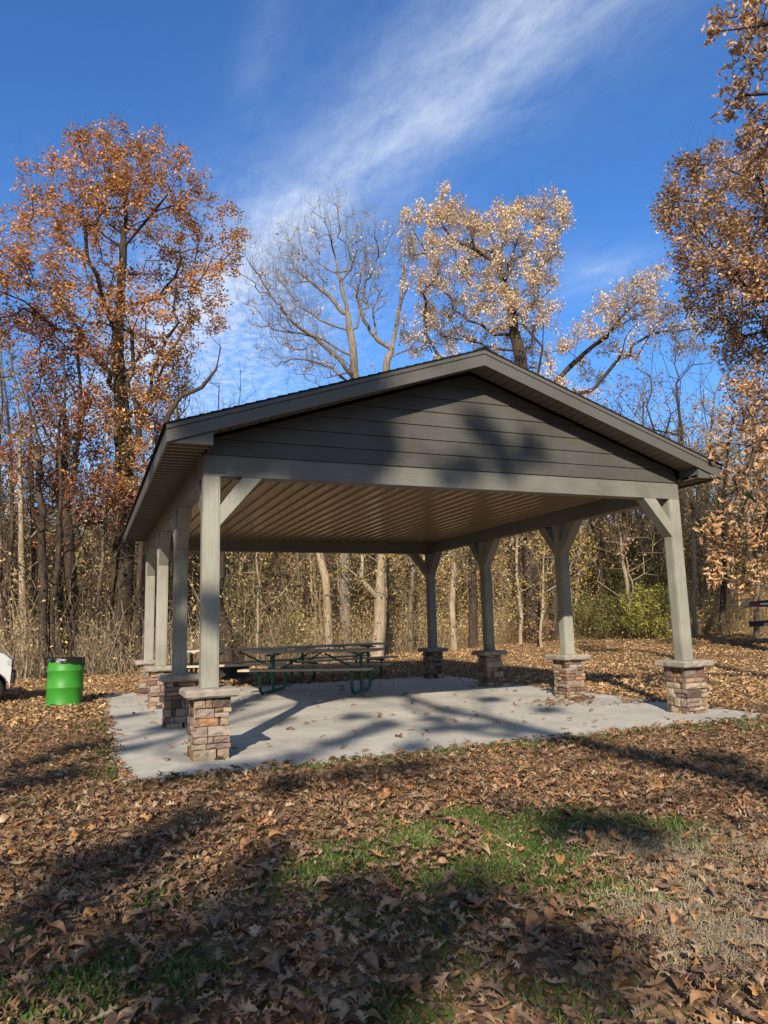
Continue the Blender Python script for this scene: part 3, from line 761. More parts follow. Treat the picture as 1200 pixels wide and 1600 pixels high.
# ------------------------------------------------------------------ trees with their own traced crowns
def canes(B, h, r, nseg=5, lean=.35, droop=.3):
    n = len(B); a = rng.uniform(0, 6.28, n); D = np.stack([np.cos(a), np.sin(a)], -1); le = np.abs(rng.normal(0, lean, n)); t = np.linspace(0, 1, nseg+1)
    X = B[:, None, :2]+D[:, None, :]*(h*le)[:, None, None]*(t**1.7)[None, :, None]
    X = X+np.cumsum(rng.normal(0, .03, (n, nseg+1, 2)), 1)*h[:, None, None]
    Z = B[:, 2, None]+h[:, None]*(t-droop*le[:, None]*t**3)[:]
    C = np.concatenate([X, Z[:, :, None]], -1); R_ = r[:, None]*(1-.75*t)[None]
    k = 3; ang = 2*np.pi*np.arange(k)/k
    ring = C[:, :, None, :]+R_[:, :, None, None]*np.stack([np.cos(ang), np.sin(ang), 0*ang], -1)[None, None]
    V = ring.reshape(-1, 3); i = (np.arange(n)[:, None, None]*(nseg+1)+np.arange(nseg)[None, :, None])*k; j = np.arange(k)[None, None]; jn = (j+1) % k
    F = np.stack([i+j, i+jn, i+k+jn, i+k+j], -1).reshape(-1, 4); return V, F, C
def jit(p, s): return np.asarray(p)+rng.normal(0, s, 3)
def traced_trunk(pxs, d, wob=.05, n=10, dd=0.):
    """trunk or limb through photo columns [(px, py), ...] on a tree d metres off (foot first)"""
    pts = [foot(pxs[0][0], d) if pxs[0][1] is None else at(pxs[0][0], pxs[0][1], d)]
    for k, q in enumerate(pxs[1:]): pts.append(at(q[0], q[1], d+dd*(k+1)/len(pxs)))
    pts = np.array(pts); t = np.linspace(0, len(pts)-1, n*(len(pts)-1)+1); i = np.minimum(t.astype(int), len(pts)-2); f = (t-i)[:, None]
    out = pts[i]*(1-f)+pts[i+1]*f
    w = np.cumsum(rng.normal(0, wob, (len(out), 3))*[1, 1, .2], 0)*.35; w -= np.linspace(0, 1, len(out))[:, None]*w[-1]
    return out+w
def leafset(ids, sel, *rest): return (np.isin(ids, sel), *rest)

# --- tall orange oak, left
cA = [(185,215,34),(140,228,32),(225,215,30),(260,245,30),(110,255,34),(165,265,40),(215,265,40),(60,285,30),(130,300,40),(180,310,44),(235,300,40),(285,290,36),(318,300,20),
      (25,345,36),(75,345,38),(120,350,40),(170,365,36),(225,350,38),(275,345,38),(315,350,26),(358,332,24),(345,385,30),(372,372,16),(15,405,34),(60,420,42),(110,420,36),(160,430,34),(290,395,36),(330,420,36),(265,430,40),(225,420,24),
      (30,475,34),(80,480,36),(130,480,40),(195,485,34),(245,475,38),(295,465,38),(335,480,22),(20,520,24),(150,540,40),(205,545,40),(255,530,38),(305,520,30),(340,505,16),(225,600,40),(270,575,32),(180,610,44),(285,620,22),(240,650,34),(195,680,42),(250,690,30),(215,740,36),(170,760,34),(250,600,36),(-30,430,40),(-30,500,34),(-20,360,24)]
pA, iA = clump_pts(cA, 24, 2.6, 30)
tA = traced_trunk([(190, None), (192, 860), (190, 700), (183, 560), (188, 430), (196, 330), (180, 250)], 24, .05, 5)
# a second stem leaves the trunk low and leans right
oak_a = make_tree('oak_tree', 'tall spreading tree of orange brown leaves behind the green barrel, the tallest on the left', 'tree', tA[0], tA, pA, .006, .34, M['bark_dark'],
    [(rng.random(len(pA)) < .93, 34, .33, .12, M['orange'], dict(hang=.1))], bf=.42)
# --- dead limb tree: bare crooked snag beside the roof
tS = traced_trunk([(214, None), (218, 860), (232, 760), (262, 650), (285, 618), (318, 605), (338, 578), (344, 545)], 22.6, .05, 4)
sn = np.concatenate([tS[-4:]+rng.normal(0, .25, (4, 3)), [at(330, 590, 22.6), at(326, 572, 22.6), at(350, 575, 22.6), at(349, 600, 22.6), at(343, 528, 22.6), at(300, 622, 22.6), at(290, 596, 22.6), at(270, 640, 22.6)]])
make_tree('snag_tree', 'bare dead limb curling up against the sky by the left roof corner', 'tree', tS[0], tS, sn, .012, .085, M['bark_dark'], None, bf=.2, twigs=0)
# --- russet oak in front of it
cB = [(60,510,26),(100,525,30),(55,560,28),(100,575,38),(140,560,26),(60,620,30),(105,630,40),(145,640,34),(70,680,36),(120,695,40),(160,700,30),(45,735,28),(90,745,36),(140,760,36),(60,790,24),(110,800,30),(165,800,26),(35,665,20),(190,770,26),(205,810,24),(75,850,20),(20,700,20)]
pB, iB = clump_pts(cB, 22.8, 1.6, 34)
tB = traced_trunk([(118, None), (112, 860), (102, 720), (100, 600), (96, 530)], 22.8, .05, 5)
make_tree('oak_tree', 'russet red leaved tree overlapping the lower left of the tall orange tree', 'tree', tB[0], tB, pB, .006, .16, M['bark_dark'],
    [(rng.random(len(pB)) < .9, 36, .38, .12, M['russet'], dict(hang=.1))], bf=.42)

# --- big bare crown over the roof
def limb(pxs, d, dd, n=6): return traced_trunk(pxs, d, .06, n, dd)
dC = 27.0
tC = traced_trunk([(541, None), (540, 870), (548, 700), (556, 600), (553, 540), (546, 490), (535, 440), (522, 395)], dC, .06, 4)
ptsC = []
for k, lb in enumerate([[(520,395),(512,360),(505,340)], [(548,500),(520,470),(490,445),(460,420),(450,395)], [(556,600),(530,560),(495,528),(460,505),(428,468),(405,430),(392,415)],
        [(548,520),(500,500),(470,478),(440,440),(425,405)], [(553,540),(570,470),(575,415),(572,370)], [(556,610),(520,575),(480,562),(440,560),(422,545)], [(550,560),(505,530),(462,520),(430,515),(400,480)],
        [(545,480),(500,430),(475,395),(465,370)], [(560,450),(590,400),(585,370)], [(535,440),(545,400),(540,350)], [(556,600),(545,580),(510,590),(480,585)]]):
    sgn = (1 if k % 2 else -1)*rng.uniform(1, 4.5); ptsC.append(limb(lb, dC, sgn, 5)[2:])
    e = ptsC[-1]
    for q in e[len(e)//3:]: ptsC.append(ball(q+[0, 0, .25], 1.15, 11))
ptsC = np.concatenate(ptsC)
make_tree('bare_tree', 'big leafless tree with a fan of fine grey branches rising over the left roof slope', 'tree', tC[0], tC, ptsC, .0055, .21, M['bark_limb'],
    [(rng.random(len(ptsC)) < .05, 8, .25, .13, M['tan'], {})], bf=.24, seg=.6, twigs=2)
# --- forked pale stem between the bare crown and the tan crown
dC2 = 28.5
tC2 = traced_trunk([(602, None), (604, 820), (606, 640), (606, 570), (612, 545)], dC2, .05, 4)
ptsD = []
for k, lb in enumerate([[(610,548),(620,505),(630,450),(633,400),(638,360)], [(612,545),(590,530),(570,500),(560,462),(566,425),(580,400)], [(628,470),(645,430),(652,400)], [(606,560),(640,545),(655,530)], [(590,530),(582,480),(600,440)]]):
    e = limb(lb, dC2, rng.uniform(-2, 2), 5)[1:]; ptsD.append(e)
    for q in e[len(e)//2:]: ptsD.append(ball(q, .75, 10))
ptsD = np.concatenate(ptsD)
make_tree('bare_tree', 'pale forked leafless tree just left of the tan leaved crown above the roof', 'tree', tC2[0], tC2, ptsD, .0055, .15, M['bark_limb'],
    [(rng.random(len(ptsD)) < .08, 8, .25, .13, M['tan'], {})], bf=.25, seg=.6, twigs=1)
# --- tan oak over the ridge
dD = 30.0
cD = [(640,345,20),(700,318,26),(672,345,28),(715,340,28),(655,385,30),(700,375,32),(740,360,28),(775,340,30),(760,385,34),(800,350,30),(825,335,26),(855,320,26),(880,318,18),(868,350,26),(885,340,14),(850,375,24),
      (800,400,34),(835,410,30),(870,400,18),(740,420,36),(690,420,32),(660,445,26),(780,440,36),(820,450,32),(860,440,20),(700,470,34),(745,470,30),(790,485,34),(840,480,26),(660,500,28),(640,520,20),(690,520,32),(730,520,28),(655,545,18),(780,530,30),(820,525,26),(860,495,20),(800,565,26),(840,560,22),(870,540,18),(770,580,22),(700,560,22),(720,580,20),(830,600,20),(900,400,0)]
cD = [c for c in cD if c[2]]
pD, iD = clump_pts(cD, dD, 2.8, 34)
tD = traced_trunk([(832, None), (826, 850), (815, 640), (812, 560), (800, 500), (785, 430)], dD, .06, 5)
make_tree('oak_tree', 'broad tree of pale tan leaves rising behind the roof ridge', 'tree', tD[0], tD, pD, .0065, .33, M['bark_dark'],
    [(rng.random(len(pD)) < .95, 42, .34, .118, M['tan'], {})], bf=.4)
# --- tan oak leaning right
dE = 30.5
cE = [(1030,440,24),(1005,452,26),(975,460,26),(945,470,18),(960,490,24),(1000,480,26),(1035,470,24),(1055,490,24),(935,508,22),(910,520,18),(965,520,20),(1010,520,22),(890,545,20),(945,545,18),(985,545,20),(1040,520,20),(1080,510,22),(1070,545,18),(870,590,22),(905,580,20),(935,590,14),(880,610,22),(920,610,16),(1100,540,18),(1110,500,18)]
pE, iE = clump_pts(cE, dE, 2.2, 30)
tE = traced_trunk([(868, None), (866, 850), (862, 700), (868, 600), (905, 560), (950, 520), (1000, 490), (1040, 468)], dE, .06, 4)
make_tree('oak_tree', 'tan leaved tree whose long boughs reach right from behind the right roof slope', 'tree', tE[0], tE, pE, .0055, .17, M['bark_dark'],
    [(rng.random(len(pE)) < .9, 38, .38, .12, M['tan'], {})], bf=.3)
# --- brown oak filling the right edge
dF = 22.0
cF = [(1070,272,24),(1100,255,26),(1130,240,24),(1040,310,24),(1075,310,30),(1115,290,32),(1150,270,32),(1185,260,34),(1028,342,14),(1060,350,26),(1095,345,34),(1135,335,36),(1175,325,38),(1085,395,28),(1070,410,20),(1120,385,36),(1160,380,38),(1200,380,44),(1085,440,26),(1075,470,18),(1120,435,36),(1160,440,38),(1200,450,44),(1110,490,30),(1150,500,36),(1195,520,40),(1130,535,24),(1170,560,34),(1205,590,40),(1150,600,24),(1185,640,30),(1210,690,36),
      (1250,250,50),(1260,330,60),(1260,420,60),(1270,510,60),(1270,600,60),(1260,690,50),(1330,300,60),(1340,420,70),(1340,540,70),(1320,650,60)]
pF, iF = clump_pts(cF, dF, 2.4, 40)
tF = traced_trunk([(1262, None), (1258, 850), (1250, 700), (1240, 540), (1215, 420), (1190, 320)], dF, .06, 5)
make_tree('oak_tree', 'large brown leaved tree filling the right edge above the trailer', 'tree', tF[0], tF, pF, .0065, .34, M['bark_dark'],
    [(rng.random(len(pF)) < .95, 36, .34, .125, M['brown'], dict(hang=.15))], bf=.42)
# --- near tree: boughs reach in from the right, top and lower right
dG = 10.5
cG = [(1130,15,18),(1160,45,26),(1185,15,22),(1118,45,8),(1195,70,24),(1150,90,18),(1180,110,26),(1150,140,20),(1140,165,10),(1180,160,26),(1168,195,18),(1190,205,22),(1200,235,20),(1165,215,12),(1145,120,14),(1160,10,18),
      (1240,60,50),(1250,150,50),(1240,-40,50),(1180,-40,40)]
cG2 = [(1165,640,26),(1190,670,30),(1140,655,16),(1175,720,28),(1195,760,28),(1150,740,18),(1125,700,12),(1165,780,18),(1190,830,24),(1150,840,18),(1130,860,12),(1120,895,10),(1165,905,12),(1185,890,16),(1230,700,40),(1240,800,40),(1110,820,10)]
pG, iG = clump_pts(cG, dG, .7, 90); pG2, iG2 = clump_pts(cG2, dG, .6, 100)
pG = np.concatenate([pG, pG2])
fG = at(1560, 985, 10.2); tG = np.array([[fG[0], fG[1], ground_z(fG[0], fG[1])]]+[at(1540, 700, 10.2), at(1500, 400, 10.3), at(1420, 150, 10.4), at(1340, 0, 10.5), at(1300, -150, 10.6)])
tG = np.array([tG[min(int(t), 4)]*(1-(t-min(int(t), 4)))+tG[min(int(t), 4)+1]*(t-min(int(t), 4)) for t in np.linspace(0, 5, 26)])
make_tree('oak_tree', 'near tree hanging large dry brown leaves into the upper right corner of the view', 'tree', tG[0], tG, pG, .0045, .22, M['bark_dark'],
    [(rng.random(len(pG)) < .80, 10, .17, .115, M['brown'], dict(templates=T_BRANCH, tilt=1.3, hang=.12))], bf=.4, seg=.5, twigs=0)

# --- two oaks behind the photographer: their crowns break the sunlight on the lawn and the gable
Sdir = np.array([.53, 1.0, -.61])/np.linalg.norm([.53, 1.0, -.61])
def on_ground(px, py):
    v = ray(px, py); return CAM+v*((0-CAM[2])/v[2])
def on_y(px, py, y): v = ray(px, py); return CAM+v*((y-CAM[1])/v[1])
shade = []
for px, py, rp in [(90,1430,60),(40,1540,70),(170,1490,50),(280,1570,70),(250,1410,50),(140,1360,40),(230,1520,40),(420,1540,55),(470,1450,45),(560,1545,55),(700,1580,60),(620,1500,36),(350,1480,34),(110,1580,50),(560,1400,45),(640,1420,45),(840,1400,50),(920,1500,75),(820,1500,60),(1030,1560,70),
        (230,1330,40),(300,1290,40),(370,1250,40),(450,1230,40),(540,1220,36),(190,1350,36),(640,1205,30),(330,1330,36),(430,1350,34),(880,1290,40),(960,1300,40),(740,1410,36),(380,1440,36),
        (230,1180,26),(290,1215,24),(380,1200,30),(470,1185,30),(560,1170,30),(650,1165,28),(740,1160,24),(250,1140,18),(60,1190,26),(110,1215,22),(20,1230,26),(130,1170,16),(950,1150,20),(1030,1140,16),(980,1205,22),(1120,1190,20),(1180,1230,30),
        (540,1088,12),(600,1135,14),(690,1140,14),(200,1120,10),(215,1170,10),(620,1160,16),(680,1125,14),(740,1135,16),(800,1140,16),(600,1182,16),(660,1178,14),(880,1130,12),(940,1122,10),(520,1165,14),(640,1105,18),(700,1110,20),(560,1120,16),(760,1095,16),(860,1110,12),(560,1150,10)]:
    p = on_ground(px, py); r = rp*math.hypot(p[0]-CAM[0], p[1]-CAM[1])/FPX; shade.append((p, max(r*.60, .16), 0))
for px, py, rp in [(300,690,18),(340,665,16),(400,640,18),(460,622,18),(520,606,18),(580,592,16),(640,576,14),(690,564,14),(280,672,12),(300,655,12),(360,660,22),(420,655,22),(330,710,14),(370,735,14),(540,640,24),(560,720,20),(470,740,16),(550,755,14),(380,640,24),(430,620,24),(480,610,24),(530,600,22),(590,585,22),(650,575,20),(700,562,18),(350,690,20),(400,720,18),(450,700,20),(520,690,22),(580,700,20),(500,735,18),(560,655,24),(480,660,22),(770,690,20),(748,668,14),(830,705,18),(790,725,16),(735,728,14),(700,740,12),(590,715,16),(600,690,12),(590,640,14),(330,950,4),(281,850,22),(281,920,22),(281,980,22),(281,1030,22),(281,1085,22),(281,1125,22)]:
    y = 2.35 if px == 281 else -.1
    p = on_y(px, py, y); r = rp*math.hypot(p[0]-CAM[0], p[1]-CAM[1])/FPX; shade.append((p, max(r*(1.25 if px < 570 else .85), .08), 1))
def shade_tree(label, base, members, top):
    pts = []
    for p, r, dn in members:
        s = rng.uniform(22, 30); c = p-Sdir*s
        if c[2] < 7: c = p-Sdir*(s+(7-c[2])/.48)
        pts.append(ball(c, r, max(5, int((80 if dn else 40)*min(r, 1.2)**1.6+(7 if dn else 5)))))
    P = np.concatenate(pts); t = trunk_path(base, top, 14, .1)
    return make_tree('oak_tree', label, 'tree', base, t, P, .0035, .2, M['bark_grey'], [(None, 26, .18, .125, M['brown'], {})], bf=.55, twigs=0)
cx_ = [(p-Sdir*26)[0] for p, r, dn in shade]; med = np.median(cx_)
shade = [m for m in shade if m[2] or rng.random() < .72]; cx_ = [(p-Sdir*26)[0] for p, r, dn in shade]
shade_tree('brown leaved tree behind the viewpoint on the west side', (-15.5, -22.5, 0), [m for m, c in zip(shade, cx_) if c < med], (-14.6, -22.3, 13))
shade_tree('brown leaved tree behind the viewpoint on the east side', (-2.6, -24.5, 0), [m for m, c in zip(shade, cx_) if c >= med], (-3.0, -24.3, 14))

# ------------------------------------------------------------------ the woods behind: individual trunks
def stem(px, d, top, rb, bark, label, cat='tree', name='bare_tree', spread=2.2, n=90, r0=.007, leaves=None, lowest=.35, group=None, wob=.10, pyt=None, bf=.4):
    """a woodland tree whose foot is in column px, d metres off; top = (px, py) of its crown's peak"""
    b = foot(px, d); t = at(top[0], top[1], d+rng.uniform(-1, 1)); tr = trunk_path(b, b+(t-b)*.86, 11, wob); rb = rb*.72
    h = t[2]-b[2]; pts = []
    for k in range(n):
        f = lowest+(1-lowest)*rng.random()**.8; c = b+(t-b)*f; rr = spread*(.35+.65*math.sin(math.pi*min(1, (f-lowest)/(1-lowest)*.85+.12)))
        a = rng.uniform(0, 2*math.pi); q = rr*math.sqrt(rng.random()); pts.append(c+np.array([q*math.cos(a), q*math.sin(a), rng.uniform(-.3, .8)+.25*q]))
    pts = np.array(pts)
    return make_tree(name, label, cat, b, tr, pts, r0, rb, bark, [(rng.random(n) < fr, per, sp, sz, mt, {}) for fr, per, sp, sz, mt in (leaves or [])], group, bf)
stem(18, 23.5, (10, 560), .10, M['bark_dark'], 'thin dark bare tree above the white vehicle nose at the left edge', n=90)
stem(38, 22.5, (30, 600), .13, M['bark_pale'], 'pale speckled trunk in the left woods nearest the white vehicle', n=90, leaves=[(.4, 8, .3, .12, M['mixed'])])
stem(70, 21.6, (60, 640), .17, M['bark_dark'], 'dark trunk standing just behind the green barrel', n=70)
stem(84, 21.8, (95, 660), .12, M['bark_dark'], 'slim dark trunk beside the thicker one behind the barrel', n=60)
stem(150, 23.4, (165, 640), .09, M['bark_grey'], 'slender grey sapling midway between barrel and big dark trunk', n=80, leaves=[(.3, 8, .3, .12, M['mixed'])])
stem(128, 20.6, (152, 850), .05, M['bark_dark'], 'crooked dark sapling leaning right behind the barrel', n=40, wob=.25)
stem(216, 26, (215, 690), .24, M['bark_grey'], 'rough grey trunk close beside the rear left posts', n=90)
stem(352, 22.4, (338, 700), .30, M['bark_dark'], 'thick dark trunk seen just right of the front left post', n=80, wob=.2)
stem(405, 23.5, (402, 800), .06, M['bark_pale'], 'thin pale sapling left of centre under the roof beam', n=70, leaves=[(.35, 8, .3, .12, M['brown'])])
stem(440, 27, (430, 740), .13, M['bark_dark'], 'grey brown trunk behind the left end of the picnic tables', n=90, leaves=[(.5, 9, .35, .13, M['mixed'])])
stem(470, 28, (465, 720), .12, M['bark_grey'], 'straight grey trunk between the thin sapling and the pale curved trunk', n=90, leaves=[(.4, 9, .35, .13, M['russet'])])
stem(100, 24.5, (98, 560), .15, M['bark_dark'], 'upright dark trunk in the left woods just right of the barrel top', n=90)
stem(55, 25, (48, 600), .13, M['bark_dark'], 'dark trunk in the left woods between the white vehicle and the barrel', n=80)
stem(240, 27, (246, 700), .14, M['bark_dark'], 'dark trunk glimpsed between the left hand posts', n=70)
stem(118, 20.9, (60, 820), .05, M['bark_dark'], 'crooked dark sapling leaning left behind the barrel', n=40, wob=.3)
tH = traced_trunk([(515, None), (512, 950), (508, 900), (500, 868), (478, 845), (455, 800)], 25.5, .03, 4)
make_tree('bare_tree', 'pale trunk bending left at the top under the rear beam', 'tree', tH[0], tH, ball(at(450, 790, 25.5), 2.2, 70), .007, .15, M['bark_pale'], None)
stem(587, 25.0, (600, 700), .30, M['bark_pale'], 'thick pale trunk with yellow leaves right of the picnic tables', name='yellow_leaved_tree', n=150, spread=3, lowest=.28, leaves=[(.8, 14, .4, .14, M['yellow'])])
stem(640, 28, (640, 730), .13, M['bark_grey'], 'grey trunk left of the rear right corner post', n=110, leaves=[(.5, 10, .35, .13, M['mixed'])])
stem(708, 28.0, (712, 760), .17, M['bark_pale'], 'pale upright trunk between the two rearmost right posts', n=120, spread=2.6, leaves=[(.7, 12, .4, .13, M['yellow'])])
stem(738, 28.5, (742, 740), .24, M['bark_dark'], 'dark ivy covered trunk just left of the second rearmost right post', n=110, leaves=[(.5, 10, .35, .13, M['mixed'])])
stem(812, 29, (806, 780), .10, M['bark_pale'], 'slim pale trunk right of the second rearmost right post', n=110, leaves=[(.7, 12, .4, .13, M['mixed'])])
stem(845, 27.5, (850, 850), .08, M['bark_pale'], 'young pale sapling left of the second right post', n=80, leaves=[(.7, 10, .35, .12, M['yellow'])])
stem(983, 31, (960, 770), .11, M['bark_pale'], 'pale sapling standing in front of the green bushes, slightly left leaning', n=110, leaves=[(.7, 12, .4, .13, M['brown'])])
stem(998, 30.5, (975, 850), .06, M['bark_pale'], 'thinner pale sapling curving beside the left leaning one at the green bushes', n=50, wob=.2)
stem(945, 33, (930, 700), .14, M['bark_dark'], 'dark bare trunk rising left of the green bushes', n=120, leaves=[(.3, 8, .35, .13, M['russet'])])
stem(1086, 32, (1092, 700), .13, M['bark_pale'], 'straight pale trunk just right of the front right post', n=120, leaves=[(.6, 11, .4, .13, M['mixed'])])
stem(1060, 35, (1056, 540), .18, M['bark_dark'], 'dark branching bare tree against the sky above the right eave', n=170, spread=4.0, r0=.009, lowest=.5, leaves=[(.12, 8, .35, .14, M['lime'])])
stem(1130, 33, (1140, 640), .16, M['bark_dark'], 'dark trunk behind the tail of the trailer', n=150, spread=3, leaves=[(.7, 12, .4, .13, M['mixed'])])
stem(1180, 30, (1190, 700), .14, M['bark_grey'], 'grey trunk above the trailer deck at the right edge', n=130, spread=2.6, leaves=[(.6, 12, .4, .13, M['green'])])
stem(1020, 36, (1015, 740), .20, M['bark_grey'], 'grey trunk with rusty orange leaves between the right posts', n=150, spread=3.2, leaves=[(.8, 13, .45, .14, M['orange'])])
stem(900, 35, (905, 650), .16, M['bark_grey'], 'grey tree with sparse pinkish leaves right of the second right post', n=150, spread=3.2, leaves=[(.6, 11, .4, .13, M['russet'])])
stem(980, 38, (990, 610), .15, M['bark_grey'], 'tree of thin reddish leaves peeping over the right roof slope', n=170, spread=3.4, leaves=[(.7, 11, .45, .14, M['russet'])])
stem(1095, 37, (1120, 560), .15, M['bark_grey'], 'fine twigged bare tree behind the brown crown at the right', n=170, spread=3.2, r0=.008)
stem(12, 26, (-5, 520), .14, M['bark_grey'], 'tall bare grey tree at the far left edge against the sky', n=150, spread=2.8, r0=.008)
stem(362, 30, (365, 610), .12, M['bark_grey'], 'small bare treetop showing just above the left roof slope', n=130, spread=2.2, r0=.008)

# shrubs
def shrub(name, label, px, d, r, h, mat, n=140, per=22, size=.10, cat='shrub', bark='twig'):
    b = foot(px, d); pts = ball(b+np.array([0, 0, h*.55]), 1, n)
    pts = b+np.array([0, 0, h*.52])+(pts-b-np.array([0, 0, h*.55]))*[r, r, h*.5]
    pts[:, 2] = np.maximum(pts[:, 2], b[2]+.08)
    tr = np.array([b, b+[0, 0, .06], b+[.02, 0, .12]])
    return make_tree(name, label, cat, b, tr, pts, .005, .05, M[bark], [(None, per, .26, size, mat, {})], None, .9, .4, twigs=1)
shrub('leafy_bush', 'bright yellow green bush left of the front right post', 1020, 30.0, 1.25, 2.1, M['lime'], 170, 24)
shrub('leafy_bush', 'dull green bush beside the brighter yellow green one', 942, 31.0, 1.5, 1.9, M['green'], 170, 20)
shrub('leafy_bush', 'tall dark green shrub rising behind the yellow green bush', 1003, 33.0, 1.5, 4.4, M['green'], 220, 20)
shrub('leafy_bush', 'olive leaved bush half way up the woods right of the front left post', 372, 25.5, .9, 3.4, M['green'], 80, 14)
shrub('leafy_bush', 'small green leaved bush in the dark left woods behind the barrel', 88, 24.0, .9, 3.2, M['green'], 50, 12)
shrub('leafy_bush', 'sparse yellow green bush at the wood edge behind the picnic tables', 462, 25.5, .7, 1.7, M['lime'], 60, 12)
shrub('grass_tuft_bush', 'brown brushy clump at the foot of the wood edge right of the rear posts', 838, 29.5, .55, 1.0, M['brown'], 60, 8)

# generic woodland trees: a few kinds, copied
def proto(name, seed, h, rb, n, spread, bark, leaves, lowest=.3, wob=.12):
    b = np.zeros(3); t = np.array([rng.uniform(-.8, .8), rng.uniform(-.8, .8), h]); tr = trunk_path(b, t*.88, 12, wob); pts = []
    for k in range(n):
        f = lowest+(1-lowest)*rng.random()**.8; rr = spread*(.35+.65*math.sin(math.pi*min(1, (f-lowest)/(1-lowest)*.85+.12))); a = rng.uniform(0, 2*math.pi); q = rr*math.sqrt(rng.random())
        pts.append(t*f+np.array([q*math.cos(a), q*math.sin(a), rng.uniform(-.3, .8)+.25*q]))
    pts = np.array(pts)
    return make_tree(name, None, 'tree', b, tr, pts, .0065, rb*.7, bark, [(rng.random(n) < fr, per, sp, sz, mt, {}) for fr, per, sp, sz, mt in leaves], None, .4)
kinds = [
 (proto('bare_tree', 1, 11, .12, 150, 2.0, M['bark_grey'], []), 'slender leafless grey tree among the crowded woods behind the clearing', 'slender bare trees in the woods'),
 (proto('bare_tree', 2, 9, .08, 130, 1.7, M['bark_dark'], [(.25, 8, .35, .12, M['mixed'])], .25, .2), 'thin dark wavy tree with few leaves in the woods behind the clearing', 'thin dark trees in the woods'),
 (proto('woodland_tree', 3, 10, .12, 170, 2.4, M['bark_grey'], [(.75, 11, .4, .13, M['mixed'])], .25), 'woodland tree thinly covered in tan and olive leaves behind the clearing', 'tan leaved trees in the woods'),
 (proto('woodland_tree', 4, 8, .10, 150, 2.2, M['bark_pale'], [(.8, 12, .4, .13, M['yellow'])], .22), 'small pale barked tree with yellowing leaves deep in the woods', 'yellowing trees in the woods'),
 (proto('woodland_tree', 5, 9, .11, 150, 2.2, M['bark_dark'], [(.7, 11, .4, .13, M['russet'])], .25), 'dark tree with thin rust coloured leaves deep in the woods', 'rust leaved trees in the woods')]
first = [True]*5
lay = []
for k in range(84):
    px = rng.uniform(-160, 1360); edge = np.interp(px, [-160, 200, 520, 800, 1360], [25, 25.5, 29, 33, 36]); d = edge+rng.random()**1.2*11
    if px < 330: kd = rng.choice([0, 1, 1, 0, 4, 2])
    elif px < 700: kd = rng.choice([0, 1, 2, 2, 3, 4])
    else: kd = rng.choice([0, 2, 2, 3, 4, 2])
    lay.append((px, d, int(kd)))
for px, d, kd in lay:
    src, lab, grp = kinds[kd]
    if first[kd]: o = src; first[kd] = False
    else: o = copy_tree(src)
    b = foot(px, d); s = rng.uniform(.75, 1.25)
    if 300 < px < 700: s *= .8
    o.location = b; o.rotation_euler = (rng.normal(0, .03), rng.normal(0, .03), rng.uniform(0, 6.28)); o.scale = (s, s, s*rng.uniform(.9, 1.1))
    tag(o, lab, 'tree', grp)

def edge_d(px): return np.interp(px, [-200, 0, 60, 200, 300, 420, 520, 620, 760, 900, 1050, 1200, 1500], [20.5, 20.8, 21.2, 21.5, 22, 23.5, 25, 27.5, 29.5, 31, 32.5, 34, 36])
def band(n, lo, hi, p=1., x0=-220, x1=1480):
    px = rng.uniform(x0, x1, n); d = edge_d(px)+lo+(hi-lo)*rng.random(n)**p
    B = np.array([at(a, 985, b) for a, b in zip(px, d)]); B[:, 2] = ground_z(B[:, 0], B[:, 1])-.03; return B, px
# far wood: one mass of trunks and twigs
def far_wood():
    P = []; 
    tri = []
    Vs, Fs, base = [], [], 0
    protos = []
    for q in range(4):
        b = np.zeros(3); t = np.array([0, 0, 9.]); tr = trunk_path(b, t*.9, 8, .15); n = 110; pts = []
        for k in range(n):
            f = .1+.9*rng.random(); a = rng.uniform(0, 6.28); rr = 2.4*math.sqrt(rng.random()); pts.append(t*f+np.array([rr*math.cos(a), rr*math.sin(a), .2*rr]))
        pos, par, tips = grow(tr, np.array(pts), .4, 1.2); protos.append((skeleton_arrays(pos, par, radii(pos, par, .014, .16), 5), np.array(pts)))
    Lp = []
    for k in range(300):
        px = rng.uniform(-320, 1560); d = rng.uniform(40, 72); b = foot(px, d); s = rng.uniform(.8, 1.35)*(.85 if px < 760 else 1.0); a = rng.uniform(0, 6.28); c, sn_ = math.cos(a), math.sin(a)
        (V, F), pts = protos[k % 4]; Rm = np.array([[c, -sn_, 0], [sn_, c, 0], [0, 0, 1]])*s
        Vs.append(V@Rm.T+b); Fs.append(F+base); base += len(V); Lp.append(pts[rng.random(len(pts)) < .6]@Rm.T+b)
    Bq, pq = band(3000, 9, 34, 1.0, -320, 1560); hq = rng.uniform(2.5, 8.5, len(Bq)); V1, F1, C1 = canes(Bq, hq, rng.uniform(.012, .03, len(Bq)), 6, .5, .5)
    Vs.append(V1); Fs.append(F1+base); base += len(V1); m = C1[:, 2:].reshape(-1, 3); m = np.concatenate([m, m, m])
    V2, F2, C2 = canes(m, rng.uniform(.6, 1.8, len(m)), rng.uniform(.006, .012, len(m)), 3, 1.2, .5); Vs.append(V2); Fs.append(F2+base); base += len(V2); Lp.append(C2[:, 2]); Lp.append(C2[:, 3])
    tag(link('far_wood', np_mesh('far_wood', np.concatenate(Vs), np.concatenate(Fs)), M['forest']), 'brown mass of bare woods far behind the clearing', None, None, 'stuff')
    Lp = np.concatenate(Lp); P = np.repeat(Lp, 4, 0); P = P+rng.normal(0, .4, P.shape)
    me = leaves_mesh('far_wood_leaves', P, .22*rng.uniform(.6, 1.3, len(P)), T_TREE, rot_frames(len(P), None, 1.0))
    tag(link('far_wood_leaves', me, M['mixed']), 'thin brown and olive leaves of the far woods', None, None, 'stuff')
far_wood()
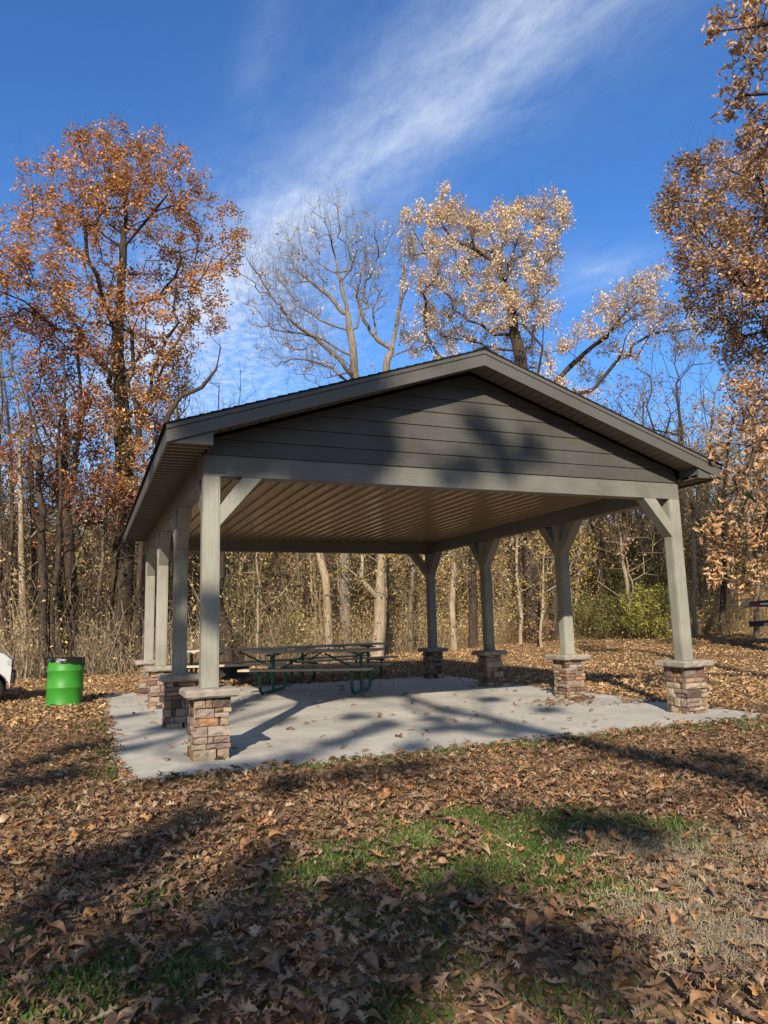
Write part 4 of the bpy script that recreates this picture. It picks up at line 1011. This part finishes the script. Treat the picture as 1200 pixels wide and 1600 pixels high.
def sky_block_wood():  # unseen woods added behind the camera to cut low sky light on the pavilion
    n = 2600; a = rng.uniform(R(95), R(325), n)+.39; d = rng.uniform(30, 46, n); B = np.stack([CAM[0]+d*np.sin(a), CAM[1]+d*np.cos(a), 0*a], -1)
    h = rng.uniform(5, 12.5, n); V, F, C = canes(B, h, rng.uniform(.03, .12, n), 6, .15, .2)
    m = C[:, 1:].reshape(-1, 3); P = np.repeat(m, 7, 0); P = P+rng.normal(0, .8, P.shape)
    tag(link('sky_block_wood', np_mesh('sky_block_wood', V, F), M['forest']), 'unseen bare woods added behind the viewpoint to block low sky light', None, None, 'stuff')
    me = leaves_mesh('sky_block_leaves', P, rng.uniform(.25, .6, len(P)), T_TREE, rot_frames(len(P), None, 1.0))
    tag(link('sky_block_leaves', me, M['mixed']), 'brown leaves of the unseen woods added behind the viewpoint to block low sky light', None, None, 'stuff')
sky_block_wood()

# undergrowth: canes, brush leaves, dry grass
B, px = band(5200, 0, 11, 1.3)
Bu, pu = band(650, .8, 9, 1.2)
B = np.concatenate([B, Bu])
clump = .5+.5*np.sin(B[:, 0]*1.1+np.sin(B[:, 1]*.7)*2)*np.sin(B[:, 1]*.9+1)
h = (rng.uniform(.4, 2.0, len(B))+2.2*rng.random(len(B))**4)*(.55+.75*clump); h[-len(Bu):] = rng.uniform(2.2, 6.0, len(Bu)); th_ = rng.uniform(.004, .012, len(B)); th_[-len(Bu):] = rng.uniform(.01, .026, len(Bu)); V1, F1, C1 = canes(B, h, th_, 6, .75, .55)
mid = C1[:, 1:7].reshape(-1, 3); mid = mid[rng.random(len(mid)) < .75]
V2, F2, C2 = canes(mid, rng.uniform(.25, .9, len(mid)), rng.uniform(.003, .006, len(mid)), 3, 1.5, .7)
tag(link('undergrowth', np_mesh('undergrowth', np.concatenate([V1, V2]), np.concatenate([F1, F2+len(V1)])), M['cane']), 'tangled dry brush along the edge of the woods', None, None, 'stuff')
src = np.concatenate([C1[:, 3:].reshape(-1, 3), C2[:, 1:].reshape(-1, 3)]); src = src[rng.random(len(src)) < .75]; hi_ = src[:, 2] > .9; src = np.concatenate([src, src[hi_]+rng.normal(0, .3, (int(hi_.sum()), 3))]); src = src+rng.normal(0, .12, src.shape)
az_ = np.arctan2(src[:, 0]-CAM[0], src[:, 1]-CAM[1]); src = src[rng.random(len(src)) < np.interp(az_, [-.2, .12, .3, .6], [.18, .25, .6, .85])]
rt_ = (src[:, 0]-CAM[0])*.75-(src[:, 1]-CAM[1])*.35 > -3
gold = src[rt_]; gold = gold[rng.random(len(gold)) < .3]
me = leaves_mesh('undergrowth_leaves', gold, .10*rng.uniform(.5, 1.4, len(gold)), T_TREE, rot_frames(len(gold), None, 1.1))
tag(link('undergrowth_leaves', me, M['yellow']), 'yellowing leaves on the brush right of the pavilion', None, None, 'stuff')
me = leaves_mesh('undergrowth_leaves', src, .085*rng.uniform(.5, 1.4, len(src)), T_TREE, rot_frames(len(src), None, 1.1))
tag(link('undergrowth_leaves', me, M['mixed']), 'dry brown leaves clinging to the brush', None, None, 'stuff')
B, px = band(16000, -.9, 2.2, 1.0, 380, 1480); keep = rng.random(len(B)) < .25+.75*sstep(.45, .75, .5+.5*np.sin(B[:, 0]*.8)*np.sin(B[:, 1]*.9+.5)); B = B[keep]
V1, F1, C1 = canes(B, rng.uniform(.18, .62, len(B)), rng.uniform(.003, .006, len(B)), 3, .5, .5)
tag(link('dry_grass', np_mesh('dry_grass', V1, F1), M['dry_grass']), 'tall dry grass fringing the woods', None, None, 'stuff')

# ------------------------------------------------------------------ leaf litter and lawn
def sector(r0, r1, dens, a0=-.36, a1=1.12):
    n = int(dens*(a1-a0)/2*(r1*r1-r0*r0)); r = np.sqrt(rng.uniform(r0*r0, r1*r1, n)); a = rng.uniform(a0, a1, n)
    x, y = CAM[0]+r*np.sin(a), CAM[1]+r*np.cos(a); return x, y, r
def on_slab(x, y, m=0.): return (x > SX0-m) & (x < SX1+m) & (y > SY0-m) & (y < SY1+m)
# green patches: where grass shows through the leaves
patches = []
for px, py, rp, wgt in [(640,1310,70,1.),(560,1340,60,.9),(480,1375,55,.8),(760,1290,60,.9),(840,1320,80,1.1),(930,1300,80,1.),(1030,1300,70,.8),(760,1360,80,1.),(680,1400,70,.8),(880,1390,70,.7),(980,1400,60,.7),(1100,1460,60,.6),(560,1430,60,.6),(120,1520,80,.9),(60,1480,60,.5),(300,1530,60,.5),(700,1500,60,.5),(640,1590,60,.7),(900,1590,70,.6),(240,1405,40,.5),(150,1180,30,.6),(168,1130,20,.6),(180,1210,26,.7),(500,1200,24,.4),(600,1192,24,.5),(720,1180,24,.5),(820,1165,24,.6),(340,1218,24,.5),(1100,1140,24,.5),(930,1155,20,.5),(60,1260,40,.3),(1180,1140,30,.5)]:
    p = on_ground(px, py); r = rp*math.hypot(p[0]-CAM[0], p[1]-CAM[1])/FPX; patches.append((p[0], p[1], r*1.15, wgt*1.25))
patches += [(rng.uniform(-6, 6), rng.uniform(-9.5, -7.6), rng.uniform(.2, .5), .6) for _ in range(12)]
def green(x, y):
    g = np.zeros(len(x))
    for a, b, r, wgt in patches: g = np.maximum(g, wgt*np.exp(-(((x-a)/r)**2+((y-b)/(r*1.35))**2)))
    return g*(.72+.45*np.sin(x*4.3+1.7*np.sin(y*3.1))*np.sin(y*5.1+1.3*np.sin(x*2.7))) + .12*np.sin(x*5.3+1)*np.sin(y*4.1+2)
LP, LS, LR, LT = [], [], [], []
for r0, r1, dens, tilt in ((1.0, 6.2, 600, .33), (6.2, 11, 330, .32)):
    x, y, r = sector(r0, r1, dens); g = green(x, y); ok = ~on_slab(x, y, .03) & (rng.random(len(x)) > np.clip(g*1.15, 0, .93))
    x, y, r, g = x[ok], y[ok], r[ok], g[ok]; n = len(x)
    LP.append(np.stack([x, y, ground_z(x, y)+rng.uniform(.008, .055, n)], -1)); LS.append(rng.uniform(.03, .10, n)*rng.choice([1, 1, 1, 1.3], n)); LT.append(rot_frames(n, None, tilt))
# crumbs: broken bits of leaf between the whole ones
x, y, r = sector(1.0, 9, 750); ok = ~on_slab(x, y, .02) & (rng.random(len(x)) > np.clip(green(x, y)*.9, 0, .9)); x, y = x[ok], y[ok]; n = len(x)
me = leaves_mesh('leaf_crumbs', np.stack([x, y, ground_z(x, y)+rng.uniform(.004, .03, n)], -1), rng.uniform(.012, .04, n), T_MID, rot_frames(n, None, .5))
tag(link('leaf_crumbs', me, M['litter']), 'broken crumbs of dry leaf between the whole leaves', None, None, 'stuff')
near = leaves_mesh('fallen_leaves', np.concatenate(LP), np.concatenate(LS), T_NEAR, np.concatenate(LT))
tag(link('fallen_leaves', near, M['litter']), 'thick carpet of curled brown oak leaves over the lawn', None, None, 'stuff')
P, S_, FR = [], [], []
for r0, r1, dens, s0, s1 in ((11, 17, 150, .06, .13), (17, 26, 90, .06, .13), (26, 38, 46, .07, .14)):
    x, y, r = sector(r0, r1, dens); ok = ~on_slab(x, y, -.02); x, y = x[ok], y[ok]; n = len(x)
    P.append(np.stack([x, y, ground_z(x, y)+rng.uniform(.006, .05, n)], -1)); S_.append(rng.uniform(s0, s1, n)); FR.append(rot_frames(n, None, .38))
me = leaves_mesh('fallen_leaves', np.concatenate(P), np.concatenate(S_), T_MID, np.concatenate(FR))
tag(link('fallen_leaves', me, M['far_litter']), 'golden brown fallen leaves round the pavilion and out to the woods', None, None, 'stuff')
# leaves blown on to the slab: singles, small drifts, a heap by the second right post
x = rng.uniform(SX0, SX1, 190); y = rng.uniform(SY0, SY1, 190)
for cx, cy, n, s in ((.0, .9, 5, .14), (.3, .5, 4, .15), (3.0, 1.0, 6, .3), (2.2, .4, 5, .3), (W-.15, 2.0, 60, .18), (W-.6, 1.7, 40, .28), (W+.1, 1.2, 24, .16), (W-.9, 1.9, 18, .2), (W+.25, 3.2, 26, .22), (W+.25, 5.4, 26, .22)):
    x = np.append(x, rng.normal(cx, s, n)); y = np.append(y, rng.normal(cy, s*.9, n))
edge = rng.uniform(0, 1, 130); x = np.append(x, SX0+edge*(SX1-SX0)); y = np.append(y, SY0+np.abs(rng.normal(0, .05, 130)))
x = np.append(x, SX0+np.abs(rng.normal(0, .05, 150))); y = np.append(y, rng.uniform(SY0, SY1, 150)); x = np.append(x, SX1-np.abs(rng.normal(0, .12, 200))); y = np.append(y, rng.uniform(SY0, SY1, 200))
x = np.append(x, rng.uniform(SX0, SX1, 300)); y = np.append(y, SY1-np.abs(rng.normal(0, .2, 300)))
n = len(x); me = leaves_mesh('slab_leaves', np.stack([x, y, SLAB_Z+rng.uniform(.012, .03, n)], -1), rng.uniform(.06, .14, n), T_NEAR, rot_frames(n, None, .22))
tag(link('slab_leaves', me, M['litter']), 'scattered dry leaves blown on to the concrete slab', None, None, 'stuff')
# pale thatch: dead grass in the thin patch at the right
th = []
for px, py, rp in ((1080,1370,70),(1150,1400,70),(1010,1330,50),(1120,1480,60),(1180,1480,50),(1180,1330,50),(1050,1440,50)):
    p = on_ground(px, py); r_ = rp*math.hypot(p[0]-CAM[0], p[1]-CAM[1])/FPX; th.append(p+np.stack([rng.normal(0, r_*.75, 1100), rng.normal(0, r_*1.0, 1100), rng.uniform(0, .02, 1100)], -1))
th = np.concatenate(th); V1, F1, _ = canes(th, rng.uniform(.02, .055, len(th)), rng.uniform(.0016, .0034, len(th)), 3, 2.6, .55)
tag(link('thatch', np_mesh('thatch', V1, F1), M['thatch']), 'pale dead grass in the thin part of the lawn', None, None, 'stuff')
# grass blades
x, y, r = sector(1.0, 11, 5200); g = green(x, y); ok = ~on_slab(x, y, .01) & (rng.random(len(x)) < np.clip((g-.10)*1.9, .03, 1)); x, y, r = x[ok], y[ok], r[ok]
ex = rng.uniform(0, 1, 9000); sd = rng.random(9000) < .62
xe = np.where(sd, SX0+ex*(SX1-SX0), SX0-np.abs(rng.normal(0, .05, 9000))); ye = np.where(sd, SY0-np.abs(rng.normal(0, .05, 9000)), SY0+ex*(SY1-SY0)); kp = rng.random(9000) < .35+.65*(np.sin(xe*3.1)*np.sin(ye*2.3+xe) > 0)
x = np.append(x, xe[kp]); y = np.append(y, ye[kp])
n = len(x); h = rng.uniform(.010, .036, n); wd = rng.uniform(.003, .0075, n); a = rng.uniform(0, 6.28, n); le = rng.uniform(.3, 1.5, n)*h; b = rng.uniform(0, 6.28, n)
z = ground_z(x, y); p0 = np.stack([x, y, z], -1); sdv = np.stack([np.cos(a), np.sin(a), 0*a], -1)*wd[:, None]; tip = p0+np.stack([np.cos(b)*le, np.sin(b)*le, h], -1); md = (p0+tip)/2+np.stack([0*h, 0*h, h*.18], -1)
V = np.stack([p0-sdv, p0+sdv, md+sdv*.8, md-sdv*.8, tip+sdv*.15, tip-sdv*.15], 1).reshape(-1, 3); i = np.arange(n)*6
F = np.concatenate([np.stack([i, i+1, i+2, i+3], -1), np.stack([i+3, i+2, i+4, i+5], -1)])
tag(link('grass', np_mesh('grass', V, F), M['grass']), 'short green grass showing through the leaves', None, None, 'stuff')


# ------------------------------------------------------------------ light
SUN = Vector((-.53, -1.0, .61)).normalized()     # towards the sun
sun_el = math.asin(SUN.z); sun_az = math.atan2(SUN.x, SUN.y)
sl = bpy.data.lights.new('sun', 'SUN'); sl.energy = 5.0; sl.angle = R(.53); sl.color = (1., .87, .70)
so = bpy.data.objects.new('sun', sl); COL.objects.link(so)
so.rotation_euler = (-SUN).to_track_quat('-Z', 'Y').to_euler()
w = bpy.data.worlds.new('World'); scene.world = w; w.use_nodes = True
nt = w.node_tree; nt.nodes.clear()
out = nt.nodes.new('ShaderNodeOutputWorld'); bg = nt.nodes.new('ShaderNodeBackground')
sky = nt.nodes.new('ShaderNodeTexSky'); sky.sky_type = 'NISHITA'; sky.sun_disc = False
sky.sun_elevation = sun_el; sky.sun_rotation = sun_az % (2*math.pi); sky.air_density = 1.0; sky.dust_density = .3; sky.ozone_density = 2.2; sky.altitude = 200
bg.inputs['Strength'].default_value = .10
# thin cirrus high up: coordinates on the cloud sheet = direction / height
tc = nt.nodes.new('ShaderNodeTexCoord'); sp = nt.nodes.new('ShaderNodeSeparateXYZ'); nt.links.new(tc.outputs['Generated'], sp.inputs[0])
def MA(op, a, b=None, cl=False):
    n = nt.nodes.new('ShaderNodeMath'); n.operation = op; n.use_clamp = cl
    for s, v in zip(n.inputs, (a, b)):
        if v is None: continue
        if hasattr(v, 'links'): nt.links.new(v, s)
        else: s.default_value = v
    return n.outputs[0]
zz = MA('MAXIMUM', sp.outputs[2], .03); u = MA('DIVIDE', sp.outputs[0], zz); v = MA('DIVIDE', sp.outputs[1], zz)
# axes along and across the main streak
ux, uy = (.71-.45), (.835-1.81); ln = math.hypot(ux, uy); ux, uy = ux/ln, uy/ln
along = MA('ADD', MA('MULTIPLY', u, ux), MA('MULTIPLY', v, uy))
across = MA('ADD', MA('MULTIPLY', u, -uy), MA('MULTIPLY', v, ux))
cv = nt.nodes.new('ShaderNodeCombineXYZ'); nt.links.new(along, cv.inputs[0]); nt.links.new(across, cv.inputs[1])
def cl_noise(sx, sy, sc, det, rough, dist):
    mp = nt.nodes.new('ShaderNodeMapping'); mp.inputs['Scale'].default_value = (sx, sy, 1); nt.links.new(cv.outputs[0], mp.inputs['Vector'])
    return noise(nt, sc, det, rough, mp.outputs[0], dist).outputs['Fac']
across0 = .858
wob = cl_noise(.9, .9, 1.5, 3, .5, 0)
ac = MA('ADD', MA('SUBTRACT', across, across0), MA('MULTIPLY', MA('SUBTRACT', wob, .5), .11))
band = MA('POWER', 2.718, MA('MULTIPLY', MA('POWER', MA('DIVIDE', ac, .115), 2.0), -1))
wide = MA('POWER', 2.718, MA('MULTIPLY', MA('POWER', MA('DIVIDE', ac, .26), 2.0), -1))
wisp = cl_noise(1.0, 2.0, 4.5, 9, .70, .1)
wisp2 = cl_noise(2.2, 2.6, 9, 7, .65, .3)
wr = MA('MULTIPLY', MA('SUBTRACT', wisp, .26), 1.7, True)
wr2 = MA('MULTIPLY', MA('SUBTRACT', wisp2, .40), 2.6, True)
c1 = MA('MULTIPLY', band, MA('ADD', MA('MULTIPLY', wr, .55), .10))
c2 = MA('MULTIPLY', wide, MA('MULTIPLY', wr, .18))
# a lower, patchier sheet towards the horizon beyond the streak
lowm = MA('MULTIPLY', MA('MULTIPLY', MA('SUBTRACT', v, 1.35), 1.1, True), MA('POWER', 2.718, MA('MULTIPLY', MA('POWER', MA('DIVIDE', MA('SUBTRACT', u, .42), .42), 2.0), -1)))
c3 = MA('MULTIPLY', lowm, MA('ADD', MA('MULTIPLY', wr2, .6), .12))
bx = MA('POWER', 2.718, MA('MULTIPLY', MA('ADD', MA('POWER', MA('DIVIDE', MA('SUBTRACT', u, 1.38), .16), 2.0), MA('POWER', MA('DIVIDE', MA('SUBTRACT', v, 1.6), .16), 2.0)), -1))
c4 = MA('MULTIPLY', bx, MA('MULTIPLY', wr, .4))
bx2 = MA('POWER', 2.718, MA('MULTIPLY', MA('ADD', MA('POWER', MA('DIVIDE', MA('SUBTRACT', u, .25), .035), 2.0), MA('POWER', MA('DIVIDE', MA('SUBTRACT', v, 1.15), .2), 2.0)), -1))
c5 = MA('MULTIPLY', bx2, MA('MULTIPLY', wr, .14))
cf = MA('ADD', MA('ADD', c1, c2), MA('ADD', MA('ADD', c3, c4), c5), True)
sd = nt.nodes.new('ShaderNodeVectorMath'); sd.operation = 'DOT_PRODUCT'; nt.links.new(tc.outputs['Generated'], sd.inputs[0]); sd.inputs[1].default_value = tuple(SUN)
away = MA('MULTIPLY', MA('SUBTRACT', .35, sd.outputs['Value']), 1.9, True)
tcol = mix(nt, away, (1.12, 1.06, 1.0), (.43, .87, 1.38))
low = MA('POWER', 2.718, MA('MULTIPLY', zz, -3.2))
tcol = mix(nt, MA('MULTIPLY', low, .75), tcol, (.85, 1.08, 1.25))
tint = mix(nt, 1.0, sky.outputs[0], tcol, 'MULTIPLY')
skyc = mix(nt, MA('MINIMUM', cf, .85), tint, (6.0, 6.6, 7.4))
nt.links.new(skyc, bg.inputs['Color']); nt.links.new(bg.outputs[0], out.inputs['Surface'])
scene.view_settings.view_transform = 'Standard'; scene.view_settings.look = 'None'
scene.view_settings.exposure = .6; scene.view_settings.gamma = 1.0
scene.cycles.max_bounces = 6; scene.cycles.diffuse_bounces = 3; scene.cycles.transmission_bounces = 3; scene.cycles.transparent_max_bounces = 4
scene.cycles.use_denoising = True
